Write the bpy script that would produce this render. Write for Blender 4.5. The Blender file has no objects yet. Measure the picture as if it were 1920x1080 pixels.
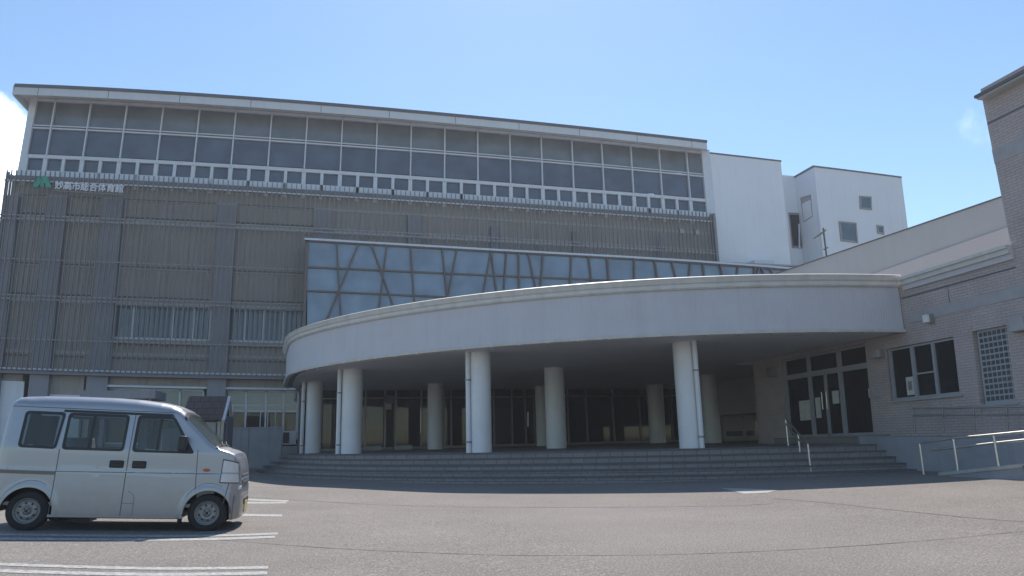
import bpy, bmesh, math, random
from mathutils import Vector, Matrix
random.seed(7)
D2R = math.radians
S = 1.12                       # model units to metres

# ------------------------------------------------------------------ camera
CAM = Vector((.02, -.73, 1.07)); FPX = 1330.0
_pi, _ro, _ya = D2R(12.05), D2R(-1.38), D2R(14.72)
def _rz(v): return Vector((v[0]*math.cos(_ya)+v[1]*math.sin(_ya), -v[0]*math.sin(_ya)+v[1]*math.cos(_ya), v[2]))
_F = Vector((0, math.cos(_pi), math.sin(_pi))); _u = Vector((0, -math.sin(_pi), math.cos(_pi))); _r = Vector((1, 0, 0))
_R = _r*math.cos(_ro)+_u*math.sin(_ro); _U = -_r*math.sin(_ro)+_u*math.cos(_ro)
CF, CR, CU = _rz(_F), _rz(_R), _rz(_U)
cd = bpy.data.cameras.new('camera'); cam = bpy.data.objects.new('camera', cd); bpy.context.scene.collection.objects.link(cam)
cd.sensor_width = 36; cd.lens = FPX/1920*36; cd.clip_end = 5000; cd.clip_start = .05
m = Matrix((CR, CU, -CF)).transposed().to_4x4(); m.translation = CAM*S
cam.matrix_world = m; bpy.context.scene.camera = cam

# ------------------------------------------------------------------ sky, sun, exposure
SUN_AZ, SUN_EL = D2R(17), D2R(54)     # azimuth from +Y towards +X
w = bpy.data.worlds.new("World"); bpy.context.scene.world = w; w.use_nodes = True
nt = w.node_tree; nt.nodes.clear()
wo = nt.nodes.new('ShaderNodeOutputWorld'); bg = nt.nodes.new('ShaderNodeBackground')
sky = nt.nodes.new('ShaderNodeTexSky'); sky.sky_type = 'NISHITA'; sky.sun_disc = False
sky.sun_elevation = SUN_EL; sky.sun_rotation = SUN_AZ; sky.altitude = 100; sky.air_density = 1.1; sky.dust_density = .25; sky.ozone_density = 1.3
tc = nt.nodes.new('ShaderNodeTexCoord')
def wcloud(direction, r0, r1, scale, lo, hi):
    d = Vector(direction).normalized()
    dp = nt.nodes.new('ShaderNodeVectorMath'); dp.operation = 'DOT_PRODUCT'; dp.inputs[1].default_value = d
    nt.links.new(tc.outputs['Generated'], dp.inputs[0])
    mr = nt.nodes.new('ShaderNodeMapRange'); mr.inputs[1].default_value = math.cos(r1); mr.inputs[2].default_value = math.cos(r0)
    mr.interpolation_type = 'SMOOTHSTEP'
    nt.links.new(dp.outputs['Value'], mr.inputs[0])
    no = nt.nodes.new('ShaderNodeTexNoise'); no.inputs['Scale'].default_value = scale; no.inputs['Detail'].default_value = 7; no.inputs['Roughness'].default_value = .58
    nt.links.new(tc.outputs['Generated'], no.inputs['Vector'])
    ad = nt.nodes.new('ShaderNodeMath'); ad.operation = 'MULTIPLY_ADD'; ad.inputs[1].default_value = .9
    nt.links.new(mr.outputs[0], ad.inputs[0]); nt.links.new(no.outputs['Fac'], ad.inputs[2])
    m2 = nt.nodes.new('ShaderNodeMapRange'); m2.inputs[1].default_value = lo; m2.inputs[2].default_value = hi; m2.interpolation_type = 'SMOOTHSTEP'
    nt.links.new(ad.outputs[0], m2.inputs[0]); return m2.outputs[0]
def ray(x, y): return CF*FPX + CR*(x-960) + CU*(540-y)
c1 = wcloud(ray(-85, 300), D2R(1.0), D2R(6.5), 17, .8, 1.16)
c2 = wcloud(ray(1835, 240), D2R(.2), D2R(2.4), 42, 1.2, 1.95)
mx = nt.nodes.new('ShaderNodeMath'); mx.operation = 'MAXIMUM'; nt.links.new(c1, mx.inputs[0]); cm_ = nt.nodes.new('ShaderNodeMath'); cm_.operation = 'MULTIPLY'; cm_.inputs[1].default_value = .22; nt.links.new(c2, cm_.inputs[0]); nt.links.new(cm_.outputs[0], mx.inputs[1])
mix = nt.nodes.new('ShaderNodeMix'); mix.data_type = 'RGBA'
nt.links.new(mx.outputs[0], mix.inputs[0]); nt.links.new(sky.outputs[0], mix.inputs[6]); mix.inputs[7].default_value = (15, 15.2, 15.6, 1)
air = nt.nodes.new('ShaderNodeMix'); air.data_type = 'RGBA'; air.blend_type = 'MULTIPLY'; air.inputs[0].default_value = 1; air.inputs[7].default_value = (.94, 1.06, 1.12, 1)
nt.links.new(mix.outputs[2], air.inputs[6]); nt.links.new(air.outputs[2], bg.inputs[0]); bg.inputs[1].default_value = .105; nt.links.new(bg.outputs[0], wo.inputs[0])
sl = bpy.data.lights.new('sun', 'SUN'); sl.energy = 3.7; sl.angle = D2R(.55); sl.color = (1, .93, .85)
sun = bpy.data.objects.new('sun', sl); bpy.context.scene.collection.objects.link(sun)
sd = Vector((math.sin(SUN_AZ)*math.cos(SUN_EL), math.cos(SUN_AZ)*math.cos(SUN_EL), math.sin(SUN_EL)))
sun.rotation_euler = sd.to_track_quat('Z', 'Y').to_euler(); sun.location = (0, 0, 60)
vs = bpy.context.scene.view_settings; vs.view_transform = 'Standard'; vs.look = 'None'; vs.gamma = 1; vs.exposure = 0.55

# ------------------------------------------------------------------ image-pixel helpers
def pX(x, y, v): d = ray(x, y); return CAM + d*((v-CAM[0])/d[0])
def pY(x, y, v): d = ray(x, y); return CAM + d*((v-CAM[1])/d[1])
def pZ(x, y, v): d = ray(x, y); return CAM + d*((v-CAM[2])/d[2])
def sp(t, k=1.0): return k*math.log1p(math.exp(max(-40, min(40, t/k))))
def gh(X, Y=0):
    """height of the lot, bent to fit image positions: it falls from both sides towards the middle"""
    l = min(.3, .062*sp(-1.3-X, .35)); r = min(.3, .022*sp(X-8, 1.0))
    t = max(0, min(1, X/3)); return l + r - .06*t*t*(3-2*t)
def pG(x, y):
    z = 0
    for _ in range(12): q = pZ(x, y, z); z = gh(q[0], q[1])
    return pZ(x, y, z)
# two big walls bowed by a barrel-lens remap: wall coordinates -> image pixel -> wall plane
_k = -.0735e-6; _f2 = 1325.0
def _axes(pi, ro, ya):
    F = Vector((0, math.cos(pi), math.sin(pi))); u = Vector((0, -math.sin(pi), math.cos(pi))); r = Vector((1, 0, 0))
    R = r*math.cos(ro)+u*math.sin(ro); U = -r*math.sin(ro)+u*math.cos(ro)
    rz = lambda v: Vector((v[0]*math.cos(ya)+v[1]*math.sin(ya), -v[0]*math.sin(ya)+v[1]*math.cos(ya), v[2]))
    return rz(F), rz(R), rz(U)
_A = _axes(D2R(12.15), D2R(-1.1), D2R(15))
def _img(p):
    v = Vector(p)-Vector((0, 0, 1.13)); w_ = v.dot(_A[0]); a = _f2*v.dot(_A[1])/w_; b = _f2*v.dot(_A[2])/w_
    s = 1+_k*(a*a+b*b); return 960+a*s, 540-b*s
def fx(X, Z, Yp=38.0): return pY(*_img((X, 38, Z)), Yp)
def wx(Y, Z, Xp=15.0):
    p = pX(*_img((15.1, max(Y, 9.6), Z)), Xp)          # past the lens-mapped part the wall simply runs on straight
    return p+Vector((0, min(0, Y-9.6), 0))

# ------------------------------------------------------------------ materials
def mat(name, col, rough=.7, metal=0, var=.12, scale=3.0, bump=0, bscale=40, spec=None, stain=0, stretch=(1, 1, 1)):
    m = bpy.data.materials.new(name); m.use_nodes = True; n = m.node_tree; b = n.nodes['Principled BSDF']
    b.inputs['Roughness'].default_value = rough; b.inputs['Metallic'].default_value = metal
    if spec is not None: b.inputs['Specular IOR Level'].default_value = spec
    c = (*col, 1)
    t = n.nodes.new('ShaderNodeTexCoord'); mp = n.nodes.new('ShaderNodeMapping'); mp.inputs['Scale'].default_value = stretch
    n.links.new(t.outputs['Object'], mp.inputs[0])
    no = n.nodes.new('ShaderNodeTexNoise'); no.inputs['Scale'].default_value = scale; no.inputs['Detail'].default_value = 6; no.inputs['Roughness'].default_value = .65
    n.links.new(mp.outputs[0], no.inputs['Vector'])
    mr = n.nodes.new('ShaderNodeMapRange'); mr.inputs[1].default_value = .3; mr.inputs[2].default_value = .7
    mr.inputs[3].default_value = 1-var; mr.inputs[4].default_value = 1+var; n.links.new(no.outputs['Fac'], mr.inputs[0])
    mu = n.nodes.new('ShaderNodeMix'); mu.data_type = 'RGBA'; mu.blend_type = 'MULTIPLY'; mu.inputs[0].default_value = 1
    mu.inputs[6].default_value = c; n.links.new(mr.outputs[0], mu.inputs[7]); out = mu.outputs[2]
    if stain:
        ns = n.nodes.new('ShaderNodeTexNoise'); ns.inputs['Scale'].default_value = 1.3; ns.inputs['Detail'].default_value = 4
        mp2 = n.nodes.new('ShaderNodeMapping'); mp2.inputs['Scale'].default_value = (3, 3, .25); n.links.new(t.outputs['Object'], mp2.inputs[0]); n.links.new(mp2.outputs[0], ns.inputs['Vector'])
        m3 = n.nodes.new('ShaderNodeMapRange'); m3.inputs[1].default_value = .5; m3.inputs[2].default_value = .75; m3.inputs[3].default_value = 1; m3.inputs[4].default_value = 1-stain
        n.links.new(ns.outputs['Fac'], m3.inputs[0]); m4 = n.nodes.new('ShaderNodeMix'); m4.data_type = 'RGBA'; m4.blend_type = 'MULTIPLY'; m4.inputs[0].default_value = 1
        n.links.new(out, m4.inputs[6]); n.links.new(m3.outputs[0], m4.inputs[7]); out = m4.outputs[2]
    n.links.new(out, b.inputs['Base Color'])
    if bump:
        nb = n.nodes.new('ShaderNodeTexNoise'); nb.inputs['Scale'].default_value = bscale; nb.inputs['Detail'].default_value = 4; n.links.new(t.outputs['Object'], nb.inputs['Vector'])
        bp = n.nodes.new('ShaderNodeBump'); bp.inputs['Strength'].default_value = bump; bp.inputs['Distance'].default_value = .02
        n.links.new(nb.outputs['Fac'], bp.inputs['Height']); n.links.new(bp.outputs[0], b.inputs['Normal'])
    return m
def glass(name, tint, body, rough=.03, alpha=.45, wob=.0):
    """tinted pane: partly see-through, partly a reflecting surface"""
    m = bpy.data.materials.new(name); m.use_nodes = True; n = m.node_tree; b = n.nodes['Principled BSDF']
    b.inputs['Base Color'].default_value = (*body, 1); b.inputs['Roughness'].default_value = rough; b.inputs['IOR'].default_value = 1.6
    if wob:
        t = n.nodes.new('ShaderNodeTexCoord'); nb = n.nodes.new('ShaderNodeTexNoise'); nb.inputs['Scale'].default_value = .7; nb.inputs['Detail'].default_value = 2
        n.links.new(t.outputs['Object'], nb.inputs['Vector']); bp = n.nodes.new('ShaderNodeBump'); bp.inputs['Strength'].default_value = wob; bp.inputs['Distance'].default_value = .05
        n.links.new(nb.outputs['Fac'], bp.inputs['Height']); n.links.new(bp.outputs[0], b.inputs['Normal'])
        mr = n.nodes.new('ShaderNodeMapRange'); mr.inputs[1].default_value = .35; mr.inputs[2].default_value = .65; mr.inputs[3].default_value = .82; mr.inputs[4].default_value = 1.15
        n.links.new(nb.outputs['Fac'], mr.inputs[0]); mu = n.nodes.new('ShaderNodeMix'); mu.data_type = 'RGBA'; mu.blend_type = 'MULTIPLY'; mu.inputs[0].default_value = 1
        mu.inputs[6].default_value = (*body, 1); n.links.new(mr.outputs[0], mu.inputs[7]); n.links.new(mu.outputs[2], b.inputs['Base Color'])
    if alpha < 1:
        tr = n.nodes.new('ShaderNodeBsdfTransparent'); tr.inputs[0].default_value = (*tint, 1)
        ms = n.nodes.new('ShaderNodeMixShader'); ms.inputs[0].default_value = alpha
        n.links.new(tr.outputs[0], ms.inputs[1]); n.links.new(b.outputs[0], ms.inputs[2]); n.links.new(ms.outputs[0], n.nodes['Material Output'].inputs[0])
    return m
def brickmat(name, c1, c2, mortar, bw, bh, axis, ms=.012, rough=.8, var=.1):
    m = mat(name, c1, rough, var=var, scale=1.2); n = m.node_tree; b = n.nodes['Principled BSDF']
    t = [x for x in n.nodes if x.type == 'TEX_COORD'][0]
    sx = n.nodes.new('ShaderNodeSeparateXYZ'); cb = n.nodes.new('ShaderNodeCombineXYZ'); n.links.new(t.outputs['Object'], sx.inputs[0])
    n.links.new(sx.outputs[{'X': 0, 'Y': 1}[axis[0]]], cb.inputs[0]); n.links.new(sx.outputs[{'Z': 2, 'Y': 1}[axis[1]]], cb.inputs[1])
    br = n.nodes.new('ShaderNodeTexBrick'); br.inputs['Scale'].default_value = 1; br.inputs['Brick Width'].default_value = bw; br.inputs['Row Height'].default_value = bh
    br.inputs['Mortar Size'].default_value = ms; br.inputs['Color1'].default_value = (*c1, 1); br.inputs['Color2'].default_value = (*c2, 1); br.inputs['Mortar'].default_value = (*mortar, 1); br.inputs['Bias'].default_value = 0
    n.links.new(cb.outputs[0], br.inputs['Vector'])
    mu = [x for x in n.nodes if x.type == 'MIX'][0]; n.links.new(br.outputs['Color'], mu.inputs[6])
    bp = n.nodes.new('ShaderNodeBump'); bp.inputs['Strength'].default_value = .5; bp.inputs['Distance'].default_value = .01; bp.invert = True
    n.links.new(br.outputs['Fac'], bp.inputs['Height']); n.links.new(bp.outputs[0], b.inputs['Normal']); return m
M = {}
M['panel'] = mat('tan_cladding', (.36, .325, .285), .75, var=.1, scale=.35, stain=.22)
M['shadeline'] = mat('painted_shade_line', (.16, .15, .145), .7)  # dark colour for the painted shadow lines on the cladding
M['pier'] = mat('pier_concrete', (.285, .285, .305), .8, var=.08, scale=.8, stain=.15)
M['slat'] = mat('louver_metal', (.2, .195, .2), .55, var=.1)
M['rail'] = mat('louver_rail', (.42, .4, .375), .5, var=.1)
M['white'] = mat('white_metal_frame', (.62, .64, .67), .45, var=.06)
M['fascia'] = mat('white_fascia', (.6, .61, .62), .5, var=.05, scale=.5, stain=.06)
M['roofdark'] = mat('dark_roof_edge', (.11, .11, .12), .5)
M['soffit'] = mat('soffit_board', (.78, .76, .72), .8, var=.05, scale=.6)
M['glass_top'] = glass('clerestory_glass', (.5, .55, .58), (.09, .115, .15), .04, 1, .16)
M['glass_top2'] = glass('blind_backed_glass', (.5, .55, .58), (.155, .17, .18), .08, 1, .12)
M['glass_top_b'] = glass('clerestory_glass', (.5, .55, .58), (.085, .107, .138), .06, 1, .2)
M['glass_top2_b'] = glass('blind_backed_glass', (.5, .55, .58), (.148, .165, .178), .1, 1, .2)
M['glass_atrium'] = glass('atrium_glass', (.5, .6, .65), (.2, .265, .33), .03, 1, .1)
M['glass_dark'] = glass('dark_glass', (.5, .54, .56), (.03, .034, .038), .03, .5)
M['glass_win'] = glass('office_glass', (.5, .55, .55), (.09, .13, .15), .04, 1, .1)
M['brown'] = mat('brown_mullion', (.13, .1, .095), .5)
M['canopy'] = mat('canopy_panel', (.565, .55, .58), .55, var=.04, scale=.8, stain=.06)
M['trim'] = mat('canopy_trim', (.62, .6, .56), .5, var=.08, stain=.15)
M['column'] = mat('column_paint', (.76, .76, .76), .6, var=.05, scale=1.5, stain=.08)
M['step'] = brickmat('step_tiles', (.235, .215, .205), (.27, .245, .235), (.15, .14, .135), .33, .2, 'XZ', .012)
M['nosing'] = mat('step_nosing', (.12, .12, .13), .8, var=.25, scale=9)
M['deck'] = mat('deck_tiles', (.22, .2, .195), .7, var=.2, scale=2)
M['conc'] = mat('concrete', (.3, .31, .33), .85, var=.12, scale=1.5, bump=.2, stain=.15)
M['conc_light'] = mat('pale_concrete', (.4, .39, .37), .85, var=.15, scale=3)
M['brick'] = brickmat('pink_brick_tile', (.44, .37, .35), (.48, .405, .38), (.34, .29, .28), .26, .078, 'YZ', .011)
M['band'] = mat('grey_band', (.37, .355, .355), .8, var=.1)
M['steel'] = mat('stainless_steel', (.6, .58, .54), .32, metal=.85, var=.06)
M['antenna'] = mat('weathered_metal', (.1, .095, .09), .6)
M['steel_dull'] = mat('dull_steel', (.3, .28, .26), .45, metal=.4)
M['dark'] = mat('dark_interior', (.09, .09, .095), .9)
M['greywall'] = mat('grey_hall_wall', (.39, .395, .4), .75, var=.05, scale=.4, stain=.05)
M['pinkwall'] = mat('pale_pink_wall', (.47, .44, .44), .75, var=.05, scale=.4)
M['whitewall'] = mat('white_render_wall', (.76, .76, .78), .8, var=.04, scale=.3, stain=.06)
M['paper'] = mat('notice_paper', (.6, .6, .55), .8, var=.15, scale=6)
M['lampglass'] = mat('lamp_glass', (.75, .75, .73), .35)
M['blind'] = mat('pale_blind', (.42, .46, .47), .8, var=.08, stretch=(6, 1, 1))
M['green'] = mat('green_enamel', (.02, .3, .2), .4)
M['letter'] = mat('letter_metal', (.75, .76, .8), .35)
M['tile'] = brickmat('roof_tiles', (.07, .05, .048), (.09, .062, .06), (.03, .025, .025), .35, .28, 'XZ', .02)
M['shedwall'] = mat('blue_grey_board', (.13, .17, .23), .8)
M['line'] = mat('line_paint', (.34, .335, .32), .7, var=.55, scale=22)
M['seam'] = mat('asphalt_seam', (.13, .122, .115), .9, var=.3, scale=8)
M['patch'] = mat('pale_patch', (.4, .39, .36), .9, var=.15, scale=4)
# asphalt with aggregate, blotches and tyre-darkened zones
a = mat('asphalt', (.193, .174, .155), .85, var=.16, scale=.3, bump=.5, bscale=120); M['asphalt'] = a
n = a.node_tree; t = [x for x in n.nodes if x.type == 'TEX_COORD'][0]; b = n.nodes['Principled BSDF']; base = b.inputs['Base Color'].links[0].from_socket
for sc_, lo, hi, d0, d1 in ((42, .45, .72, .8, 1.75), (130, .3, .7, .72, 1.28), (9, .3, .7, .93, 1.07)):
    no = n.nodes.new('ShaderNodeTexNoise'); no.inputs['Scale'].default_value = sc_; no.inputs['Detail'].default_value = 2; n.links.new(t.outputs['Object'], no.inputs['Vector'])
    mr = n.nodes.new('ShaderNodeMapRange'); mr.inputs[1].default_value = lo; mr.inputs[2].default_value = hi; mr.inputs[3].default_value = d0; mr.inputs[4].default_value = d1; n.links.new(no.outputs['Fac'], mr.inputs[0])
    mu = n.nodes.new('ShaderNodeMix'); mu.data_type = 'RGBA'; mu.blend_type = 'MULTIPLY'; mu.inputs[0].default_value = 1; n.links.new(base, mu.inputs[6]); n.links.new(mr.outputs[0], mu.inputs[7]); base = mu.outputs[2]
for sc_, lo, hi, d1, ms_ in ((.16, .56, .68, .86, (1, .45, 1)), (2.2, .70, .76, .72, (1, 1, 1))):
    mp_ = n.nodes.new('ShaderNodeMapping'); mp_.inputs['Scale'].default_value = ms_; mp_.inputs['Location'].default_value = (3.1, 7.7, 0); n.links.new(t.outputs['Object'], mp_.inputs[0])
    no = n.nodes.new('ShaderNodeTexNoise'); no.inputs['Scale'].default_value = sc_; no.inputs['Detail'].default_value = 5; no.inputs['Roughness'].default_value = .6; n.links.new(mp_.outputs[0], no.inputs['Vector'])
    mr = n.nodes.new('ShaderNodeMapRange'); mr.inputs[1].default_value = lo; mr.inputs[2].default_value = hi; mr.inputs[3].default_value = 1; mr.inputs[4].default_value = d1; n.links.new(no.outputs['Fac'], mr.inputs[0])
    mu = n.nodes.new('ShaderNodeMix'); mu.data_type = 'RGBA'; mu.blend_type = 'MULTIPLY'; mu.inputs[0].default_value = 1; n.links.new(base, mu.inputs[6]); n.links.new(mr.outputs[0], mu.inputs[7]); base = mu.outputs[2]
n.links.new(base, b.inputs['Base Color'])

# ------------------------------------------------------------------ object helpers
C = bpy.context.scene.collection
def tag(o, label=None, cat=None, group=None, kind=None):
    for k, v in (('label', label), ('category', cat), ('group', group), ('kind', kind)):
        if v: o[k] = v
    return o
def thing(name, label, cat, loc=(0, 0, 0), group=None, rot=None):
    o = bpy.data.objects.new(name, None); C.objects.link(o); o.location = Vector(loc)*S; o.empty_display_size = .2
    if rot: o.rotation_euler = rot
    return tag(o, label, cat, group)
def copy_tree(o, parent=None):
    c = o.copy(); C.objects.link(c); c.parent = parent
    for ch in list(o.children): copy_tree(ch, c)
    return c
class MB:
    def __init__(s): s.v = []; s.f = []; s.smooth = False
    def add(s, vs, fs):
        n = len(s.v); s.v += [Vector(p) for p in vs]; s.f += [tuple(i+n for i in f) for f in fs]; return s
    def hexa(s, p):   # p: 4 front (ccw from lower left), 4 back
        return s.add(p, [(0, 1, 2, 3), (7, 6, 5, 4), (1, 0, 4, 5), (2, 1, 5, 6), (3, 2, 6, 7), (0, 3, 7, 4)])
    def box(s, a, b):
        x0, y0, z0 = a; x1, y1, z1 = b
        return s.hexa([(x0, y0, z0), (x1, y0, z0), (x1, y0, z1), (x0, y0, z1), (x0, y1, z0), (x1, y1, z0), (x1, y1, z1), (x0, y1, z1)])
    def tube(s, pts, r, n=10, cap=True):
        pts = [Vector(p) for p in pts]; base = len(s.v); up = None
        for i, p in enumerate(pts):
            d = (pts[min(i+1, len(pts)-1)]-pts[max(i-1, 0)]).normalized()
            if up is None: up = d.orthogonal().normalized()
            up = (up-d*up.dot(d)).normalized(); q = d.cross(up); rr = r[i] if isinstance(r, (list, tuple)) else r
            for k in range(n): a_ = 2*math.pi*k/n; s.v.append(p+up*math.cos(a_)*rr+q*math.sin(a_)*rr)
        for i in range(len(pts)-1):
            for k in range(n):
                a_ = base+i*n+k; b_ = base+i*n+(k+1) % n; s.f.append((a_, b_, b_+n, a_+n))
        if cap:
            s.f.append(tuple(base+k for k in range(n))[::-1]); s.f.append(tuple(base+(len(pts)-1)*n+k for k in range(n)))
        return s
    def prism(s, pts, d):   # polygon extruded by vector d
        n = len(pts); pts = [Vector(p) for p in pts]; d = Vector(d)
        return s.add(pts+[p+d for p in pts], [tuple(range(n)), tuple(range(2*n-1, n-1, -1))]+[((i+1) % n, i, i+n, (i+1) % n+n) for i in range(n)])
    def build(s, name, m, parent=None, bevel=0, smooth=False, label=None):
        me = bpy.data.meshes.new(name); o = bpy.data.objects.new(name, me); C.objects.link(o)
        off = Vector((0, 0, 0))
        if parent is not None and not s.__dict__.get('local'):
            p = parent
            while p is not None: off += p.location; p = p.parent
        if parent is None and s.v:
            lo = Vector([min(v[i] for v in s.v) for i in range(3)]); hi = Vector([max(v[i] for v in s.v) for i in range(3)])
            o.location = Vector(((lo[0]+hi[0])/2, (lo[1]+hi[1])/2, lo[2]))*S; off = o.location.copy()
        me.from_pydata([tuple(v*S-off) for v in s.v], [], s.f); me.materials.append(m if not isinstance(m, str) else M[m])
        bm = bmesh.new(); bm.from_mesh(me); bmesh.ops.recalc_face_normals(bm, faces=bm.faces)
        if bevel: 
            bmesh.ops.bevel(bm, geom=[e for e in bm.edges if len(e.link_faces) == 2 and e.calc_face_angle(0) > .6], offset=bevel, segments=2, affect='EDGES', profile=.6)
        bm.to_mesh(me); bm.free()
        if smooth:
            for p in me.polygons: p.use_smooth = True
            me.set_sharp_from_angle(angle=D2R(smooth if smooth > 1 else 35))
        if parent is not None: o.parent = parent
        if label: o['label'] = label
        return o
# boxes laid on the long facade (X,Z) and on the brick wall (Y,Z), bowed by the lens remap
def fbox(b, X0, X1, Z0, Z1, Yf, dep, seg=2.5):
    n = max(1, int(abs(X1-X0)/seg)); base = len(b.v)
    for i in range(n+1):
        X = X0+(X1-X0)*i/n; lo = fx(X, Z0, Yf); hi = fx(X, Z1, Yf)
        b.v += [lo, hi, hi+Vector((0, dep, 0)), lo+Vector((0, dep, 0))]
    for i in range(n):
        q = base+4*i
        for k in range(4): b.f.append((q+k, q+(k+1) % 4, q+4+(k+1) % 4, q+4+k))
    b.f.append((base, base+1, base+2, base+3)); q = base+4*n; b.f.append((q+3, q+2, q+1, q)); return b
def wbox(b, Y0, Y1, Z0, Z1, Xf, dep, seg=2.5):
    n = max(1, int(abs(Y1-Y0)/seg)); base = len(b.v); d = Vector((dep, 0, 0)); o = Vector((Xf-15.0, 0, 0))
    for i in range(n+1):
        Y = Y0+(Y1-Y0)*i/n; lo = wx(Y, Z0)+o; hi = wx(Y, Z1)+o
        b.v += [lo, hi, hi+d, lo+d]
    for i in range(n):
        q = base+4*i
        for k in range(4): b.f.append((q+k, q+(k+1) % 4, q+4+(k+1) % 4, q+4+k))
    b.f.append((base, base+1, base+2, base+3)); q = base+4*n; b.f.append((q+3, q+2, q+1, q)); return b

# ================================================================== SETTING
def ground():
    b = MB(); xs = [-1500, -300, -80, -30, -15, -10]+[-8+.5*i for i in range(57)]+[22, 26, 32, 45, 80, 300, 1500]
    ys = [-1500, -300, -60, -20, -5, 5, 15, 25, 35, 60, 300, 1500]
    for y in ys:
        for x in xs: b.v.append(Vector((x, y, gh(x))))
    W = len(xs)
    for j in range(len(ys)-1):
        for i in range(W-1): b.f.append((j*W+i, j*W+i+1, (j+1)*W+i+1, (j+1)*W+i))
    o = b.build('ground', 'asphalt', smooth=True); tag(o, kind='structure')
ground()
def strip(name, pts_a, pts_b, m, lift=.004, label=None, group=None):
    """thin sheet between two polylines of image points lying on the lot"""
    b = MB(); n = 14; A = []; B = []
    def res(pts):
        out = []
        for i in range(len(pts)-1):
            for k in range(n): t_ = k/n; out.append(pts[i]*(1-t_)+pts[i+1]*t_)
        return out+[pts[-1]]
    for p, q in zip(res(pts_a), res(pts_b)):
        b.v += [Vector((p[0], p[1], gh(p[0])+lift)), Vector((q[0], q[1], gh(q[0])+lift))]
    for i in range(len(b.v)//2-1): b.f.append((2*i, 2*i+1, 2*i+3, 2*i+2))
    o = b.build(name, m); tag(o, label, kind='structure', group=group); return o
def pline(x0, y0, x1, y1, wpx, m='line', name='parking_line', **k):
    a_, b_ = pG(x0, y0), pG(x1, y1); a2, b2 = pG(x0, y0+wpx), pG(x1, y1+wpx)
    strip(name, [a_, b_], [a2, b2], m, **k)
for i, (x0, y0, x1, y1, w_) in enumerate(((-60, 1054, 503, 1062, 5), (-60, 1066, 501, 1072, 6), (-60, 1000, 521, 999, 3.6), (-60, 1008, 516, 1005, 4), (440, 934, 541, 938, 3), (440, 941, 536, 941, 3.2), (440, 963.5, 529, 965, 4))):
    pline(x0, y0, x1, y1, w_, group='white parking bay lines')
def seam(pts, wd, name='asphalt_seam'):
    P = []
    for i in range(len(pts)-1):
        p0 = pts[max(i-1, 0)]; p1 = pts[i]; p2 = pts[i+1]; p3 = pts[min(i+2, len(pts)-1)]
        for k in range(8):
            t_ = k/8; c_ = lambda a, b_, c, d: .5*((2*b_)+(-a+c)*t_+(2*a-5*b_+4*c-d)*t_*t_+(-a+3*b_-3*c+d)*t_**3)
            P.append(pG(c_(p0[0], p1[0], p2[0], p3[0]), c_(p0[1], p1[1], p2[1], p3[1])))
    P.append(pG(*pts[-1])); b = MB()
    for i, p in enumerate(P):
        d = (P[min(i+1, len(P)-1)]-P[max(i-1, 0)]); d.z = 0; d.normalize(); nrm = Vector((-d.y, d.x, 0)); ww = wd*random.uniform(.5, 1.3)
        jit = nrm*random.uniform(-.006, .006)
        for s_ in (-1, 1):
            q = p+nrm*ww*s_+jit; b.v.append(Vector((q[0], q[1], gh(q[0])+.003)))
    for i in range(len(P)-1): b.f.append((2*i, 2*i+1, 2*i+3, 2*i+2))
    tag(b.build(name, 'seam'), kind='structure')
seam([(380, 1010), (560, 1024), (700, 1032), (840, 1038), (1000, 1042), (1200, 1041), (1380, 1036), (1600, 1024), (1780, 1010), (1960, 992)], .009)
seam([(455, 932), (560, 938), (700, 946), (850, 950.5), (1000, 951.5), (1200, 951), (1380, 948), (1450, 944)], .014)
seam([(1450, 935), (1560, 944), (1650, 954), (1740, 963), (1830, 972), (1960, 981)], .02)
strip('pavement_patch', [pG(1350, 915), pG(1460, 918.5)], [pG(1395, 926), pG(1440, 924)], 'patch')

# ================================================================== GYMNASIUM
gym = thing('gymnasium_building', 'long dark louvred gymnasium with a glazed top storey under a thin white roof', 'building', (3, 38, 0))
YF, YS = 38.0, 37.3        # wall plane, louvre screen plane
XL, XR = -16.95, 23.8
b = MB(); fbox(b, XL, XR, 9.0, 14.5, YF, .4)
fbox(b, XL, -11.0, 4.4, 9.0, YF, .4)
for (x0, x1) in ((-11.0, -10.86), (-5.98, -5.1), (-1.0, XR)): fbox(b, x0, x1, 4.4, 9.0, YF, .4)
for (x0, x1) in ((-10.86, -5.98), (-5.1, -1.0)): fbox(b, x0, x1, 8.0, 9.0, YF, .4); fbox(b, x0, x1, 4.4, 6.2, YF, .4)
fbox(b, XL, XR, -.6, .9, YF, .4)
for (x0, x1) in ((XL, -15.2), (-14.1, -12.1)): fbox(b, x0, x1, .9, 4.4, YF, .4)
fbox(b, -11.0, -1.0, 3.85, 4.4, YF, .4); fbox(b, -1.0, XR, 4.0, 4.4, YF, .4)
b.build('wall', 'panel', gym)
b = MB(); l0 = fx(XL, -.6, YF+.4); l1 = fx(XL, 14.9, YF+.4)
b.box((l0[0]+.3, YF+.4, -1), (l0[0]+.6, YF+24, 14.8)); b.box((22.4, YF+.6, -1), (22.7, YF+24, 18)); b.box((-16, YF+23.7, -1), (22.6, YF+24, 18)); b.build('side_wall', 'panel', gym)
for X0, X1 in ((-17.3, -16.55), (-15.0, -14.0), (-12.1, -11.03), (-6.05, -5.1), (-.9, .05), (4.2, 5.0), (9.0, 9.45), (14.0, 14.4), (19.6, 20.0)):
    b = MB(); fbox(b, X0, X1, -.6, 13.6 if X1 < 9 else 13.2, YF-.32, .32); b.build('pier', 'pier', gym)
for z0, z1 in ((13.55, 13.7), (12.25, 12.45), (9.85, 10.0), (7.95, 8.1), (5.35, 5.5)):    # joints between cladding courses
    b = MB(); fbox(b, XL, XR if z0 > 12 else -1.2, z0, z1, YF-.05, .05); b.build('cladding_course', 'rail', gym)
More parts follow.
